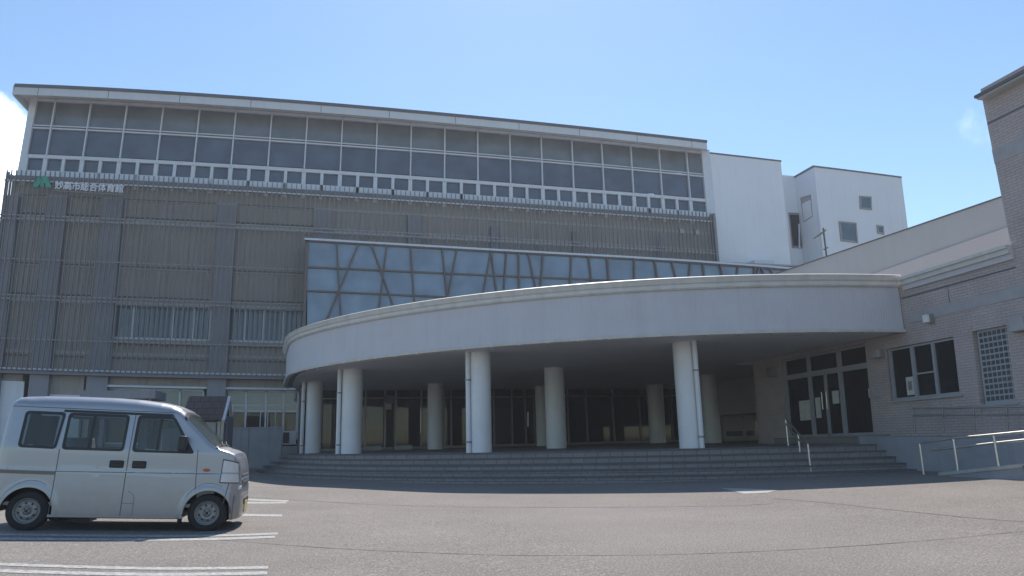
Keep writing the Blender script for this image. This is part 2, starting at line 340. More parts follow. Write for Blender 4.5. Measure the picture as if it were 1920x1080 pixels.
for z0 in (13.62, 12.62, 9.95, 8.36, 5.2):      # dark bars put in for the shadow lines between the piers
    for x0, x1 in ((-16.5, -15.05), (-13.95, -12.15), (-11.0, -6.1), (-5.05, -.95)): b = MB(); fbox(b, x0, x1, z0, z0+.06, YF-.09, .09); b.build('shade_line', 'shadeline', gym)
# cladding ribs (a corrugated panel face)
b = MB(); X = XL+.2
while X < XR-.2:
    for z0, z1 in ((8.15, 13.5),): fbox(b, X, X+.07, z0, z1, YF-.03, .03)
    if X < -11.1: fbox(b, X, X+.07, 4.5, 8.0, YF-.03, .03)
    X += .32
b.build('cladding_ribs', 'panel', gym)
# louvre screen
scr = MB(); X = -17.45; i = 0
while X < 23.7:
    z0 = 4.45 if X < -1.2 else 11.6
    fbox(scr, X, X+.045, z0, 15.02, YS, .08, 99)
    X += .262
s_ob = scr.build('louver_screen', 'slat', gym)
for z0, z1 in ((14.4, 14.48), (12.5, 12.56), (12.3, 12.37), (10.16, 10.21), (8.26, 8.31), (8.06, 8.12), (6.02, 6.07), (4.5, 4.58)):
    b = MB(); fbox(b, -17.5, 23.75 if z0 > 12 else -1.3, z0, z1, YS+.085, .05); b.build('louver_rail', 'white' if z0 in (14.4, 4.5) else 'rail', gym)
# ledges behind the screen
b = MB(); fbox(b, -17.4, 23.8, 14.5, 14.72, YS+.3, .4); b.build('maintenance_ledge', 'slat', gym)
b = MB(); fbox(b, -17.4, -1.3, 4.3, 4.42, YS+.1, .58); b.build('maintenance_ledge', 'slat', gym)
b = MB(); fbox(b, 23.62, 23.78, 11.6, 15.0, YS-.06, .5, 99); b.build('screen_end_post', 'slat', gym)
# return of the screen on the left end
b = MB(); e0 = fx(-17.5, 4.45, YS); e1 = fx(-17.5, 15.0, YS)
for k in range(14):
    y = YS+.25+k*.3; b.hexa([(e0[0], y, e0[2]), (e0[0]+.08, y, e0[2]), (e1[0]+.08, y, e1[2]), (e1[0], y, e1[2]), (e0[0], y+.08, e0[2]), (e0[0]+.08, y+.08, e0[2]), (e1[0]+.08, y+.08, e1[2]), (e1[0], y+.08, e1[2])])
b.build('screen_return', 'slat', gym)
# clerestory
CX0, CX1 = -16.5, 23.2
b = MB(); fbox(b, CX0, CX1, 14.72, 15.04, YF-.02, .3); fbox(b, CX0-.35, CX0, 14.4, 19.55, YF-.02, .35); fbox(b, CX1, XR, 14.4, 19.4, YF-.02, .35)
b.build('clerestory_wall', 'white', gym)
mull = [-15.44+1.975*i for i in range(20)]
def interp(X): return X
rows = ((17.6, 19.1, 'glass_top2'), (15.98, 17.4, 'glass_top'), (14.2, 15.7, 'glass_top'))
edges = [CX0]+mull+[CX1]
for i in range(len(edges)-1):
    g = MB(); fbox(g, edges[i], edges[i+1], 14.3, 19.2, YF+.16, .03, 99)
    wdw = MB()
    for z0, z1 in ((19.08, 19.24), (17.44, 17.52), (17.6, 17.66), (15.74, 15.94)): fbox(wdw, edges[i]+.03, edges[i+1]-.03, z0, z1, YF+(.0 if z0 < 17 else .02), .14, 99)
    fbox(wdw, edges[i]-.035, edges[i]+.035, 15.7, 19.2, YF-.03, .17, 99)
    fbox(wdw, edges[i]-.11, edges[i]+.11, 14.2, 15.74, YF-.03, .17, 99)
    if edges[i+1]-edges[i] > 1.5: mid = (edges[i]+edges[i+1])/2; fbox(wdw, mid-.085, mid+.085, 14.2, 15.74, YF-.02, .16, 99)
    fr = wdw.build('window', 'white', gym)
    for z0, z1, gm in rows:
        g = MB(); fbox(g, edges[i]+.02, edges[i+1]-.02, z0, z1, YF+.15, .03, 99); g.build('pane', gm if random.random() < .6 else gm+'_b', fr)
# roof slab
YR = 36.9
b = MB(); fbox(b, -17.85, 23.65, 19.42, 19.9, YR, .08); b.build('roof_fascia', 'fascia', gym)
b = MB(); fbox(b, -17.9, 23.7, 19.9, 20.08, YR-.06, .16); b.build('roof_edge', 'roofdark', gym)
lo = fx(-17.85, 19.42, YR); 
b = MB()
pts = [fx(-17.85+41.5*i/16, 19.45, YR) for i in range(17)]; n0 = 0
ins = [fx(-17.85+41.5*i/16, 19.32, YF-.04) for i in range(17)]
for p, q in zip(pts, ins): b.v += [p+Vector((0, .08, .0)), p+Vector((0, .08, .4)), Vector((p[0], YF+24, p[2]+.4)), Vector((p[0], YF+24, q[2])), Vector((q[0], YF-.04, q[2]))]
for i in range(16):
    for k in range(5): b.f.append((5*i+k, 5*i+(k+1) % 5, 5*i+5+(k+1) % 5, 5*i+5+k))
b.f += [(0, 1, 2, 3, 4), (80, 81, 82, 83, 84)]
b.build('roof', 'soffit', gym)
b = MB(); p = fx(-17.85, 19.42, YR); q = fx(-17.85, 19.95, YR); b.box((p[0]-.05, YR, p[2]), (p[0], YF+24, q[2])); b.build('roof_fascia', 'fascia', gym)
# fascia joints
b = MB()
for i in range(11): X = -16.5+3.9*i; fbox(b, X, X+.03, 19.44, 19.88, YR-.005, .01, 99)
b.build('fascia_joints', 'roofdark', gym)
# return of the glazed storey
b = MB(); p = fx(CX0-.35, 14.4, YF); q = fx(CX0-.35, 19.3, YF); b.hexa([(p[0], YF+.3, p[2]), (p[0]+.3, YF+.3, p[2]), (q[0]+.3, YF+.3, q[2]), (q[0], YF+.3, q[2]), (p[0], YF+23, p[2]), (p[0]+.3, YF+23, p[2]), (q[0]+.3, YF+23, q[2]), (q[0], YF+23, q[2])]); b.build('side_wall', 'white', gym)
# strip windows of the first floor
for x0, x1, ms in ((-10.86, -5.98, (-9.9, -7.9, -6.85)), (-5.1, -1.1, (-4.25, -3.3, -2.3))):
    fr = MB()
    for z0, z1 in ((6.2, 6.3), (7.9, 8.0)): fbox(fr, x0, x1, z0, z1, YF+.1, .12)
    for X in (x0+.04, *ms, x1-.04): fbox(fr, X-.045, X+.045, 6.3, 7.9, YF+.1, .12)
    f_ = fr.build('window', 'white', gym); g = MB(); fbox(g, x0, x1, 6.25, 7.95, YF+.2, .03); g.build('pane', 'glass_win', f_)
    b = MB(); fbox(b, x0-.15, x1+.1, 5.98, 6.14, YF-.22, .25); b.build('window_sill', 'panel', gym)
# ground floor windows
for x0, x1, zb, ms in ((-10.95, -6.1, .9, (-9.7, -8.5, -7.3)), (-5.05, -1.35, 1.2, (-4.0, -3.0, -2.1))):
    fr = MB(); fbox(fr, x0, x1, 3.62, 3.72, YF+.08, .12); fbox(fr, x0, x1, 2.62, 2.7, YF+.08, .12); fbox(fr, x0, x1, zb, zb+.1, YF+.08, .12)
    for X in (x0+.04, *ms, x1-.04): fbox(fr, X-.04, X+.04, zb, 3.7, YF+.08, .12)
    f_ = fr.build('window', 'white', gym); g = MB(); fbox(g, x0, x1, 1.0, 2.62, YF+.16, .03); g.build('pane', 'glass_dark', f_)
    g = MB(); fbox(g, x0, x1, 2.68, 3.66, YF+.16, .03); g.build('pane', 'glass_win', f_)
    b = MB(); fbox(b, x0-.1, x1+.1, 3.76, 3.86, YF-.3, .4); b.build('window_head', 'white', gym)
b = MB(); fbox(b, -16.5, -15.1, 0, 3.9, YF-.06, .05); b.build('shutter', 'whitewall', gym)
b = MB(); fbox(b, -14.0, -12.2, .9, 3.3, YF-.06, .05); b.build('shutter', 'whitewall', gym)
b = MB(); fbox(b, -1.15, 24, .0, 3.9, YF+.2, .05); b.build('lobby_back', 'dark', gym)

# ---------------- glazed lobby front (atrium) standing in front of the gymnasium
YA = 36.3
atr = thing('glazed_lobby', 'bluish glass lobby wall with slanting brown mullions above the curved canopy', 'lobby', (6, YA, 0))
def aY(x, y, d=0): return pY(x, y, YA-d)
TOP = [(574, 449), (780, 461), (1000, 473.5), (1180, 483), (1350, 493.5), (1530, 508)]
def topy(x):
    for i in range(len(TOP)-1):
        if x <= TOP[i+1][0]: (x0, y0), (x1, y1) = TOP[i], TOP[i+1]; return y0+(y1-y0)*(x-x0)/(x1-x0)
    return TOP[-1][1]
def quad_strip(b, xa, xb, ya, yb, d0, dep, n=8):
    base = len(b.v)
    for i in range(n+1):
        x = xa+(xb-xa)*i/n; p = pY(x, ya(x), YA-d0); q = pY(x, yb(x), YA-d0); e = Vector((0, dep, 0)); b.v += [q, p, p+e, q+e]
    for i in range(n):
        for k in range(4): b.f.append((base+4*i+k, base+4*i+(k+1) % 4, base+4*i+4+(k+1) % 4, base+4*i+4+k))
    b.f.append((base, base+1, base+2, base+3)); b.f.append((base+4*n+3, base+4*n+2, base+4*n+1, base+4*n))
b = MB(); quad_strip(b, 576, 1524, topy, lambda x: topy(x)+175-(x-574)*.06, -.05, .04); b.build('pane', 'glass_atrium', atr)
b = MB(); quad_strip(b, 571, 1532, lambda x: topy(x)-3.2, lambda x: topy(x)+.3, .15, 1.8); b.build('roof_capping', 'white', atr)
b = MB(); quad_strip(b, 573, 1530, lambda x: topy(x)+.3, lambda x: topy(x)+3.5, .06, .1); b.build('head_rail', 'brown', atr)
for dy0, dy1 in ((51.5, 68), (96, 102)):
    b = MB(); f1 = lambda x: topy(x)+dy0+(x-574)*.0-2+((x-574)*-.012); quad_strip(b, 574, 1180 if dy0 < 60 else 900, f1, lambda x: f1(x)+3.2, .05, .09); b.build('transom', 'brown', atr)
b = MB(); p = pY(574, 449, YA); b.box((p[0]-.02, YA-.06, .6), (p[0]+.13, YA+1.9, p[2])); b.build('corner_post', 'brown', atr)
# side and roof of the lobby box
b = MB(); r_ = pY(1526, 508, YA); b.box((p[0], YA+.1, p[2]-.3), (r_[0], YF+.1, p[2]-.2)); b.build('roof', 'panel', atr)
mulk = [0]
def mul(x0, y0, x1, y1, wd=.045):
    mulk[0] += 1; yy = YA-.08-.012*(mulk[0] % 4)
    a_ = pY(x0, y0, yy); c_ = pY(x1, y1, yy); dirn = (c_-a_).normalized(); sd_ = Vector((dirn.z, 0, -dirn.x))*wd
    e = Vector((0, .12, 0)); a_ = a_+dirn*.0; b = MB(); b.hexa([a_-sd_, a_+sd_, c_+sd_, c_-sd_, a_-sd_+e, a_+sd_+e, c_+sd_+e, c_-sd_+e]); b.build('mullion', 'brown', atr)
def ext(x0, y0, x1, y1, f=1.25):   # carry a mullion on below the canopy's edge
    return x0, y0, x0+(x1-x0)*f, y0+(y1-y0)*f
for q in ((631, 454, 639, 592), (672, 457, 613, 598), (697, 459, 737, 572), (725, 461, 711, 575), (770, 462, 777, 566), (829, 465, 839, 555), (857, 467, 841, 553), (921, 470, 907, 547), (921, 470, 931, 545), (950, 472, 945, 543), (973, 474, 974, 540), (991, 475, 1004, 537), (1019, 476, 1014, 536), (1072, 479, 1070, 530), (1104, 480, 1110, 527), (1138, 482, 1142, 525),
          (1104+36, 482, 1142, 525), (1190, 485, 1190, 521), (1228, 488, 1233, 519), (1260, 490, 1267, 517), (1296, 492, 1293, 516), (1319, 493, 1321, 515), (1351, 495, 1355, 515), (1385, 497, 1383, 515), (1416, 500, 1416, 515), (1425, 501, 1419, 515), (1428, 501, 1434, 515), (1444, 502, 1450, 515), (1471, 504, 1472, 516), (1500, 506, 1501, 516)):
    mul(*ext(*q))

# ---------------- sign on the screen
sg = thing('building_sign', 'small green peak emblem and white lettering fixed to the dark louvres', 'sign', tuple(pY(150, 350, YS-.2)))
def sY(x, y): return pY(x, y, YS-.16)
def logo_poly(pts):
    b = MB(); return [sY(x/6, 290+y/6) for x, y in pts]
b = MB()
for pts in ([(362, 362), (432, 248), (470, 248), (488, 284), (418, 362)], [(440, 246), (474, 246), (486, 268), (496, 246), (532, 246), (580, 368), (520, 366), (497, 312), (488, 330), (500, 362), (462, 360), (470, 320)]):
    b.prism(logo_poly(pts), (0, .05, 0))
b.build('emblem', 'green', sg)
dg = bpy.context.evaluated_depsgraph_get
chars = '妙高市総合体育館'; xa, ya_, xb, yb_ = 102, 354.5, 231, 361.5
for i, ch in enumerate(chars):
    cu = bpy.data.curves.new('t', 'FONT'); cu.body = ch; cu.size = 1; cu.extrude = .02; cu.offset = .012; cu.resolution_u = 2; to = bpy.data.objects.new('t', cu); C.objects.link(to)
    bpy.context.view_layer.update(); me = bpy.data.meshes.new_from_object(to.evaluated_get(dg())); bpy.data.objects.remove(to)
    t0 = i/8; p0 = sY(xa+(xb-xa)*t0, ya_+(yb_-ya_)*t0); p1 = sY(xa+(xb-xa)*(t0+.122), ya_+(yb_-ya_)*(t0+.122)); p2 = sY(xa+(xb-xa)*t0+2.2, ya_+(yb_-ya_)*t0-15.5)
    if len(me.vertices) == 0: continue
    xs = [v.co.x for v in me.vertices]; ys = [v.co.y for v in me.vertices]; x0, x1, y0, y1 = min(xs), max(xs), min(ys), max(ys)
    b = MB(); vv = []
    for v in me.vertices:
        u_ = (v.co.x-x0)/(x1-x0); w_ = (v.co.y-y0)/(y1-y0); q = p0+(p1-p0)*u_+(p2-p0)*w_; q = Vector((q[0], q[1]-v.co.z, q[2])); vv.append(q)
    b.add(vv, [tuple(p.vertices) for p in me.polygons]); b.build('letter', 'letter', sg)
b = MB(); b.tube([sY(98, 357), sY(235, 365)], .025, 6); b.build('mounting_rail', 'steel_dull', sg)

# floodlights on the screen
for (x, y), lb in (((1277, 433), 'small twin-head floodlight low on the louvres, left one of two near the white wall'), ((1306, 435), 'small floodlight on the louvres, the one nearest the white wall')):
    p = pY(x, y, YS-.35); o = thing('floodlight', lb, 'floodlight', tuple(p), 'floodlights on the louvre screen')
    b = MB(); b.box((p[0]-.12, p[1]-.1, p[2]-.2), (p[0]+.12, p[1]+.1, p[2]+.14)); b.build('housing', 'steel_dull', o, bevel=.02)
    b = MB(); b.tube([p+Vector((0, .05, .12)), p+Vector((0, .35, .28))], .025, 6); b.build('bracket', 'slat', o)

# ---------------- white stair tower joined to the gymnasium
wt = thing('white_stair_tower', 'plain white windowless block joined to the right end of the louvred gymnasium', 'building', (26, 38, 0))
b = MB(); fbox(b, XR, 29.35, -1, 19.15, YF+.05, 14); b.build('wall', 'whitewall', wt)
b = MB(); fbox(b, XR, 29.42, 19.15, 19.24, YF, 14.1); b.build('parapet_cap', 'roofdark', wt)
b = MB(); q = pY(1428, 493, 37.6); b.box((q[0]-.7, 37.3, q[2]-.12), (q[0]+.7, 38.0, q[2]+.1)); b.build('roof_vent', 'white', wt)
wo_ = thing('white_office_tower', 'white block with small scattered square windows behind the antenna', 'building', (36, 38, 0))
XT = fx(32.11, 19, YF)[0]; back = pX(1490, 331, XT)[1]; zt = fx(32.11, 19.05, YF)[2]
b = MB(); fbox(b, 32.11, 40.15, -1, 19.05, YF, back-YF); b.build('wall', 'whitewall', wo_)
b = MB(); fbox(b, 32.05, 40.2, 19.05, 19.15, YF-.05, back-YF); b.build('parapet_cap', 'roofdark', wo_)
b = MB(); zz = pY(1478, 329, back)[2]; b.box((27, back, -1), (XT, back+.4, zz)); b.build('recess_wall', 'whitewall', wo_)
def win(poly, pl, d, parent, glassm='glass_win', fr=.07, plane='Y'):
    P = [pl(*p) for p in poly]; f_ = MB(); cen = sum(P, Vector())/4
    ins = [p+(cen-p).normalized()*fr*2.2 for p in P]; dv = Vector((0, -.06, 0)) if plane == 'Y' else Vector((-.06, 0, 0))
    for i in range(4):
        j = (i+1) % 4; f_.hexa([P[i], P[j], ins[j], ins[i]]+[q+dv for q in (P[i], P[j], ins[j], ins[i])])
    o = f_.build('window', 'steel_dull', parent); g = MB(); g.prism([q+dv*.3 for q in P], dv*.2); g.build('pane', glassm, o); return o
for poly in ([(1612, 392), (1634, 394), (1633, 369), (1611, 367.5)], [(1576, 452), (1608, 456), (1605, 418), (1572, 415)], [(1645, 438), (1657, 440), (1656, 424), (1643, 422)]):
    win(poly, lambda x, y: pY(x, y, YF), 0, wo_, 'glass_win')
win([(1508, 417), (1525, 406), (1521, 365), (1502, 371)], lambda x, y: pX(x, y, XT), 0, wo_, 'greywall', .03, 'X')
win([(1485, 465), (1508, 466), (1503, 400), (1478, 399)], lambda x, y: pY(x, y, back), 0, wo_, 'glass_dark')
b = MB(); a1 = pY(1489, 499, back-.05); a2 = pY(1512, 502, back-.05); b.box((a1[0], back-.1, a1[2]-.35), (a2[0], back, a1[2])); b.build('window_head', 'roofdark', wo_)
b = MB(); v1 = pY(1498, 420, back-.12); v0 = pY(1499, 465, back-.12); b.tube([v0, v1], .06, 4); b.build('mullion', 'white', wo_)

# ================================================================== CURVED CANOPY
CC = Vector((15.5, 32.64, 0)); CRAD = 17.82; ZS, ZT = 3.65, 5.16
can = thing('entrance_canopy', 'wide pale quarter-round canopy on thick white columns over the entrance steps', 'canopy', (CC[0]-8, CC[1]-8, 0))
A0, A1 = D2R(268.3), D2R(176)     # angles round the centre, from the brick wall to the gymnasium side
def squeeze(a_):
    t_ = max(0, min(1, (D2R(203)-a_)/D2R(17))); return -.5*t_*t_*(3-2*t_)     # radius drawn in near the far end to fit the image outline
def arc(r, n=120, a0=A0, a1=A1): return [Vector((CC[0]+(r+squeeze(a0+(a1-a0)*i/n))*math.cos(a0+(a1-a0)*i/n), CC[1]+(r+squeeze(a0+(a1-a0)*i/n))*math.sin(a0+(a1-a0)*i/n), 0)) for i in range(n+1)]
def ring(b, prof, n=120, a0=A0, a1=A1, closed=True, r_can=True):
    """sweep a profile [(r,z)...] round the arc"""
    k = len(prof); base = len(b.v)
    for i in range(n+1):
        a_ = a0+(a1-a0)*i/n
        sq = squeeze(a_) if r_can else 0
        for r, z in prof: b.v.append(Vector((CC[0]+(r+sq)*math.cos(a_), CC[1]+(r+sq)*math.sin(a_), z)))
    for i in range(n):
        for j in range(k if closed else k-1):
            b.f.append((base+i*k+j, base+i*k+(j+1) % k, base+(i+1)*k+(j+1) % k, base+(i+1)*k+j))
    if closed: b.f.append(tuple(base+j for j in range(k))); b.f.append(tuple(base+n*k+j for j in range(k))[::-1])
    return b
# ribbed fascia sheet
b = MB(); n = 1500; R0 = CRAD-.06; prof = []
for i in range(n+1):
    a_ = A0+(A1-A0)*i/n; r = R0+squeeze(a_)+(.0 if i % 4 in (0, 1) else -.006); c_, s_ = math.cos(a_), math.sin(a_)
    b.v += [Vector((CC[0]+r*c_, CC[1]+r*s_, ZS+.04)), Vector((CC[0]+r*c_, CC[1]+r*s_, ZT-.26))]
for i in range(n): b.f.append((2*i, 2*i+2, 2*i+3, 2*i+1))
b.build('fascia', 'canopy', can, smooth=20)
b = MB(); ring(b, [(R0-.02, ZT-.3), (CRAD-.01, ZT-.3), (CRAD+.03, ZT-.26), (CRAD+.03, ZT-.17), (CRAD+.07, ZT-.13), (CRAD+.1, ZT-.03), (CRAD+.12, ZT), (CRAD+.06, ZT+.03), (R0-.4, ZT+.03), (R0-.4, ZT-.3)]); b.build('cornice', 'trim', can, smooth=25)
b = MB(); ring(b, [(R0-.08, ZS-.02), (CRAD, ZS-.02), (CRAD+.02, ZS+.05), (R0-.08, ZS+.05)]); b.build('bottom_trim', 'trim', can)
b = MB(); ring(b, [(R0-.32, ZS+.12), (R0-.09, ZS+.12), (R0-.09, ZS+.02), (R0-.32, ZS+.02)]); b.build('gutter_shade', 'roofdark', can)  # solid dark ring stands in for the gutter's shadow under the fascia
def slab(b, r, z0, z1, n=90, xmax=14.95, ymax=36.2):
    P = [p for p in arc(r, n)]; P = [Vector((min(p[0], xmax), min(p[1], ymax), 0)) for p in P]
    P += [Vector((P[-1][0], ymax, 0)), Vector((26, ymax, 0)), Vector((26, 23.2, 0)), Vector((xmax, 23.2, 0))]
    out = []
    for p in P:
        if not out or (p-out[-1]).length > 1e-4: out.append(p)
    b.prism([Vector((p[0], p[1], z0)) for p in out], (0, 0, z1-z0))
b = MB()
for i in range(26):
    a_ = A0+(A1-A0)*(i+.5)/34; p = Vector((CC[0]+(CRAD-.02)*math.cos(a_), CC[1]+(CRAD-.02)*math.sin(a_), ZS)); b.box((p[0]-.03, p[1]-.03, ZS-.055), (p[0]+.03, p[1]+.03, ZS-.02))
b.build('trim_clips', 'steel_dull', can)
b = MB(); slab(b, R0-.3, ZS, ZS+.3); b.build('soffit', 'soffit', can)
b = MB(); slab(b, R0-.2, ZT-.5, ZT-.1); b.build('roof', 'trim', can)
# hanging end bracket of the canopy at the gymnasium side
def col(x, y, r=.37, side=None, rr=None, zb=.66):
    p = pZ(x, y, ZS); o = MB(); nn = 32
    zs = (zb, .8, 1.5, 2.3, 3.0, ZS)
    o.tube([(p[0], p[1], z) for z in zs], r, nn); c_ = o.build('column', 'column', can, smooth=30)
    if side is not None:
        d = Vector((p[0], p[1], 0))-Vector((CAM[0], CAM[1], 0)); d.normalize(); lat = Vector((d.y, -d.x, 0))
        q = Vector((p[0], p[1], 0))+lat*side[0]-d*side[1]; t_ = MB(); t_.tube([(q[0], q[1], zb), (q[0], q[1], ZS)], side[2], 12)
        t_.build('downpipe', 'column', can, smooth=40)
        t_ = MB()
        for z in (1.0, 2.8): t_.tube([(q[0], q[1], z), (q[0], q[1], z+.05)], side[2]+.02, 10)
        t_.build('pipe_clamp', 'steel_dull', can)
    return p
col(591, 716, .33, (-.46, .05, .075)); col(662, 693, .36, (-.46, .05, .075)); col(900, 661, .31, (-.37, .12, .07)); col(1283, 643, .34, (.27, .36, .07))
col(816, 720, .35); col(1038.5, 690, .375); col(1227, 722, .42); col(1327, 703, .36); col(1014, 724, .3)

# ================================================================== STEPS AND TERRACE
DZ = .72
st = thing('entrance_steps', 'broad curved flight of five dark tiled steps below the canopy', 'steps', (4.5, 18.5, 0))
R_IN, TR = 17.08, .31
SA0, SA1 = D2R(267.4), D2R(186)
for k in range(5):
    r = R_IN+TR*k; z1 = DZ-.152*k; b = MB()
    ring(b, [(r, -.3), (r, z1-.045), (r-.6, z1-.045), (r-.6, -.3)], 90, SA0, SA1, r_can=False); b.build('riser', 'step', st)
    b = MB(); ring(b, [(r+.02, z1-.045), (r+.02, z1), (r-.36, z1), (r-.36, z1-.045)], 90, SA0, SA1, r_can=False); b.build('tread', 'nosing', st)
b = MB(); slab(b, R_IN-.3, .2, DZ-.004, ymax=37.5, xmax=15.2); dk = b.build('terrace', 'deck'); tag(dk, kind='structure')
# side of the steps at the right: low wall of the ramp
rw = thing('access_ramp', 'grey concrete wheelchair ramp along the brick wall right of the steps', 'ramp', (13.9, 11, 0))
XRW = 14.25
a_ = pX(1640, 818, XRW); c_ = pX(1925, 821, XRW)
b = MB(); b.prism([(XRW, a_[1]+.6, -.2), (XRW, a_[1]+.6, a_[2]), (XRW, c_[1], c_[2]), (XRW, 5, c_[2]), (XRW, 5, -.2)], (.75, 0, 0)); b.build('upper_run', 'conc', rw)
o1 = pX(1768, 885, 13.35); o2 = pX(1925, 876, 13.35)
b = MB(); b.hexa([(13.25, o2[1], gh(13.3)-.2), (13.25, o1[1], gh(13.3)-.2), (13.25, o1[1], gh(13.3)+.02), (13.25, o2[1], o2[2]+.02), (14.25, o2[1], gh(13.3)-.2), (14.25, o1[1], gh(13.3)-.2), (14.25, o1[1], gh(13.3)+.02), (14.25, o2[1], o2[2]+.02)]); b.build('lower_run', 'conc', rw)
b = MB(); q1 = Vector((13.35, o1[1], gh(13.3))); q2 = Vector((13.35, o2[1], o2[2])); e = Vector((-.13, 0, 0)); u = Vector((0, 0, .07)); b.hexa([q1, q2, q2+u, q1+u, q1+e, q2+e, q2+e+u, q1+e+u]); b.build('kerb', 'conc_light', rw)
def rail(name, label, posts, rails, group=None, r=.026, m='steel'):
    P = [p for pr in posts for p in pr]; o = thing(name, label, 'handrail', tuple(min(P, key=lambda p: p[2])), group)
    for pr in posts: t_ = MB(); t_.tube(pr, r, 10); t_.build('post', m, o, smooth=40)
    for rl in rails: t_ = MB(); t_.tube(rl, r, 10); t_.build('rail', m, o, smooth=40)
    return o
XO = 13.3
pp = []
for (xt, yt, xb, yb) in ((1724, 830, 1726.5, 885), (1787.5, 823, 1793, 884), (1863, 816, 1868.5, 878)):
    top = pX(xt, yt, XO); bot = pX(xb, yb, XO); pp.append([Vector((XO, top[1], bot[2]-.05)), top])
rail('ramp_handrail', 'bright steel double handrail on the outer side of the ramp', pp,
     [[pX(1722, 831, XO), pX(1787, 822, XO), pX(1863, 815, XO), pX(1940, 807.5, XO)], [pX(1748, 844, XO+.04), pX(1790, 839.5, XO+.04), pX(1863, 831, XO+.04), pX(1940, 823, XO+.04)]])
XI = 14.4
pp = [[pX(xt+2.5, 811, XI), pX(xt, yt, XI)] for xt, yt in ((1713, 766), (1767, 765.5), (1825, 764.5), (1887, 763))]
rail('terrace_handrail', 'dull steel double handrail close to the brick wall behind the ramp', pp, [[pX(1712, 766, XI), pX(1940, 762, XI)], [pX(1712, 779, XI-.04), pX(1940, 776, XI-.04)]], m='steel_dull')
# stair handrail
def stp(a_deg, r, z): return Vector((CC[0]+r*math.cos(D2R(a_deg)), CC[1]+r*math.sin(D2R(a_deg)), z))
def onpx(x, y, z): return pZ(x, y, z)
sr = []
s1b = pY(1478, 834, 17.0); s2b = pY(1502, 866, 15.9); s3b = pY(1521, 890, 15.05)
for bt, (xt, yt) in ((s1b, (1474, 784)), (s2b, (1499, 812)), (s3b, (1517, 833))):
    tp = pY(xt, yt, bt[1]); sr.append([bt-Vector((0, 0, .1)), Vector((bt[0], bt[1], tp[2]))])
rail('stair_handrail', 'slim steel handrail with three posts running down the right side of the steps', sr, [[p[1] for p in sr], [p[1]+Vector((0, 0, -.16)) for p in sr]])

# ================================================================== BRICK WING
M['alu'] = mat('grey_aluminium', (.34, .35, .36), .5, var=.05)
bw = thing('brick_wing', 'low wing of pinkish brick tile with a taller tower at the right edge', 'building', (16, 14, 0))
b = MB()
YE0, YE1 = 16.52, 20.7      # entrance opening
cells = [(-6, 11.65, -.4, 5.0), (11.65, 12.68, -.4, 1.5), (11.65, 12.68, 3.3, 5.0), (12.68, 13.28, -.4, 5.0), (13.28, 15.72, -.4, 1.8), (13.28, 15.72, 3.27, 5.0), (15.72, YE0, -.4, 5.0), (YE0, YE1, 3.55, 5.0), (YE1, 22.4, -.4, 5.0)]
for c_ in cells: wbox(b, *c_, 15.0, .35)
for y, zz in ((11.65, ((-.4, 1.5), (3.3, 5.0))), (12.68, ((-.4, 1.5), (3.3, 5.0))), (13.28, ((-.4, 1.8), (3.27, 5.0))), (15.72, ((-.4, 1.8), (3.27, 5.0))), (YE0, ((3.55, 5.0),)), (YE1, ((3.55, 5.0),))):
    for z0, z1 in zz: wbox(b, y-.04, y+.04, z0, z1, 15.004, .3)
b.build('wall', 'brick', bw)
b = MB(); wbox(b, 2.5, 11.22, 5.0, 9.1, 14.99, 7); b.build('tower_wall', 'brick', bw)
b = MB(); wbox(b, 2.5, 11.25, 7.12, 7.5, 14.975, .02); b.build('tower_band', 'band', bw)
b = MB(); wbox(b, 2.5, 11.22, 8.15, 8.19, 14.98, .02); b.build('tower_groove', 'roofdark', bw)
p1 = wx(11.42, 8.94); 
p1 = pX(1830, 188, 14.72); c1_ = wx(11.22, 8.75)
b = MB(); b.box((14.74, -6, p1[2]), (23, p1[1]-.02, p1[2]+.05)); b.build('tower_eave', 'greywall', bw)
b = MB(); b.box((14.7, -6, p1[2]+.05), (23.05, p1[1]+.02, p1[2]+.12)); b.build('tower_roof', 'roofdark', bw)
b = MB(); wbox(b, 2.5, 14.72, 3.85, 4.12, 14.985, .02); b.build('grey_band', 'band', bw)
b = MB(); wbox(b, 11.2, 14.9, 4.55, 4.58, 14.98, .02); b.build('groove', 'roofdark', bw)
for (z0, z1, xo, dp) in ((4.76, 4.9, 14.93, .1), (4.9, 5.02, 14.86, .2), (5.02, 5.1, 14.8, .5)):
    b = MB(); wbox(b, 11.2, 14.75, z0, z1, xo, dp); b.build('cornice', 'trim' if z0 > 4.8 else 'canopy', bw)
b = MB(); b.box((15.2, 11, 4.7), (22, 36, 4.95)); b.build('flat_roof', 'trim', bw)
b = MB(); wbox(b, 22.1, 22.4, .5, 5.0, 15.0, 5); b.build('return_wall', 'brick', bw)
# window of three lights
fr = MB(); wf = lambda *a: wbox(fr, *a, 15.04, .08)
for y0, y1 in ((13.3, 13.36), (14.05, 14.13), (14.78, 14.88), (15.62, 15.7)): wbox(fr, y0, y1, 1.82, 3.25, 15.03, .085)
wf(13.3, 15.7, 1.82, 1.88); wf(13.3, 15.7, 3.2, 3.25); wf(14.13, 14.78, 2.45, 2.49)
f_ = fr.build('window', 'alu', bw, label='three-light window with a paper notice in the left light')
g = MB(); wbox(g, 13.33, 14.78, 1.85, 3.23, 15.09, .02); g.build('pane', 'glass_dark', f_)
g = MB(); wbox(g, 14.88, 15.66, 1.85, 3.23, 15.09, .02); g.build('pane', 'glass_dark', f_)
g = MB(); wbox(g, 15.2, 15.6, 1.87, 3.2, 15.2, .02); g.build('curtain', 'blind', f_)
g = MB(); wbox(g, 14.16, 14.75, 1.87, 3.2, 15.16, .02); g.build('blind', 'band', f_)
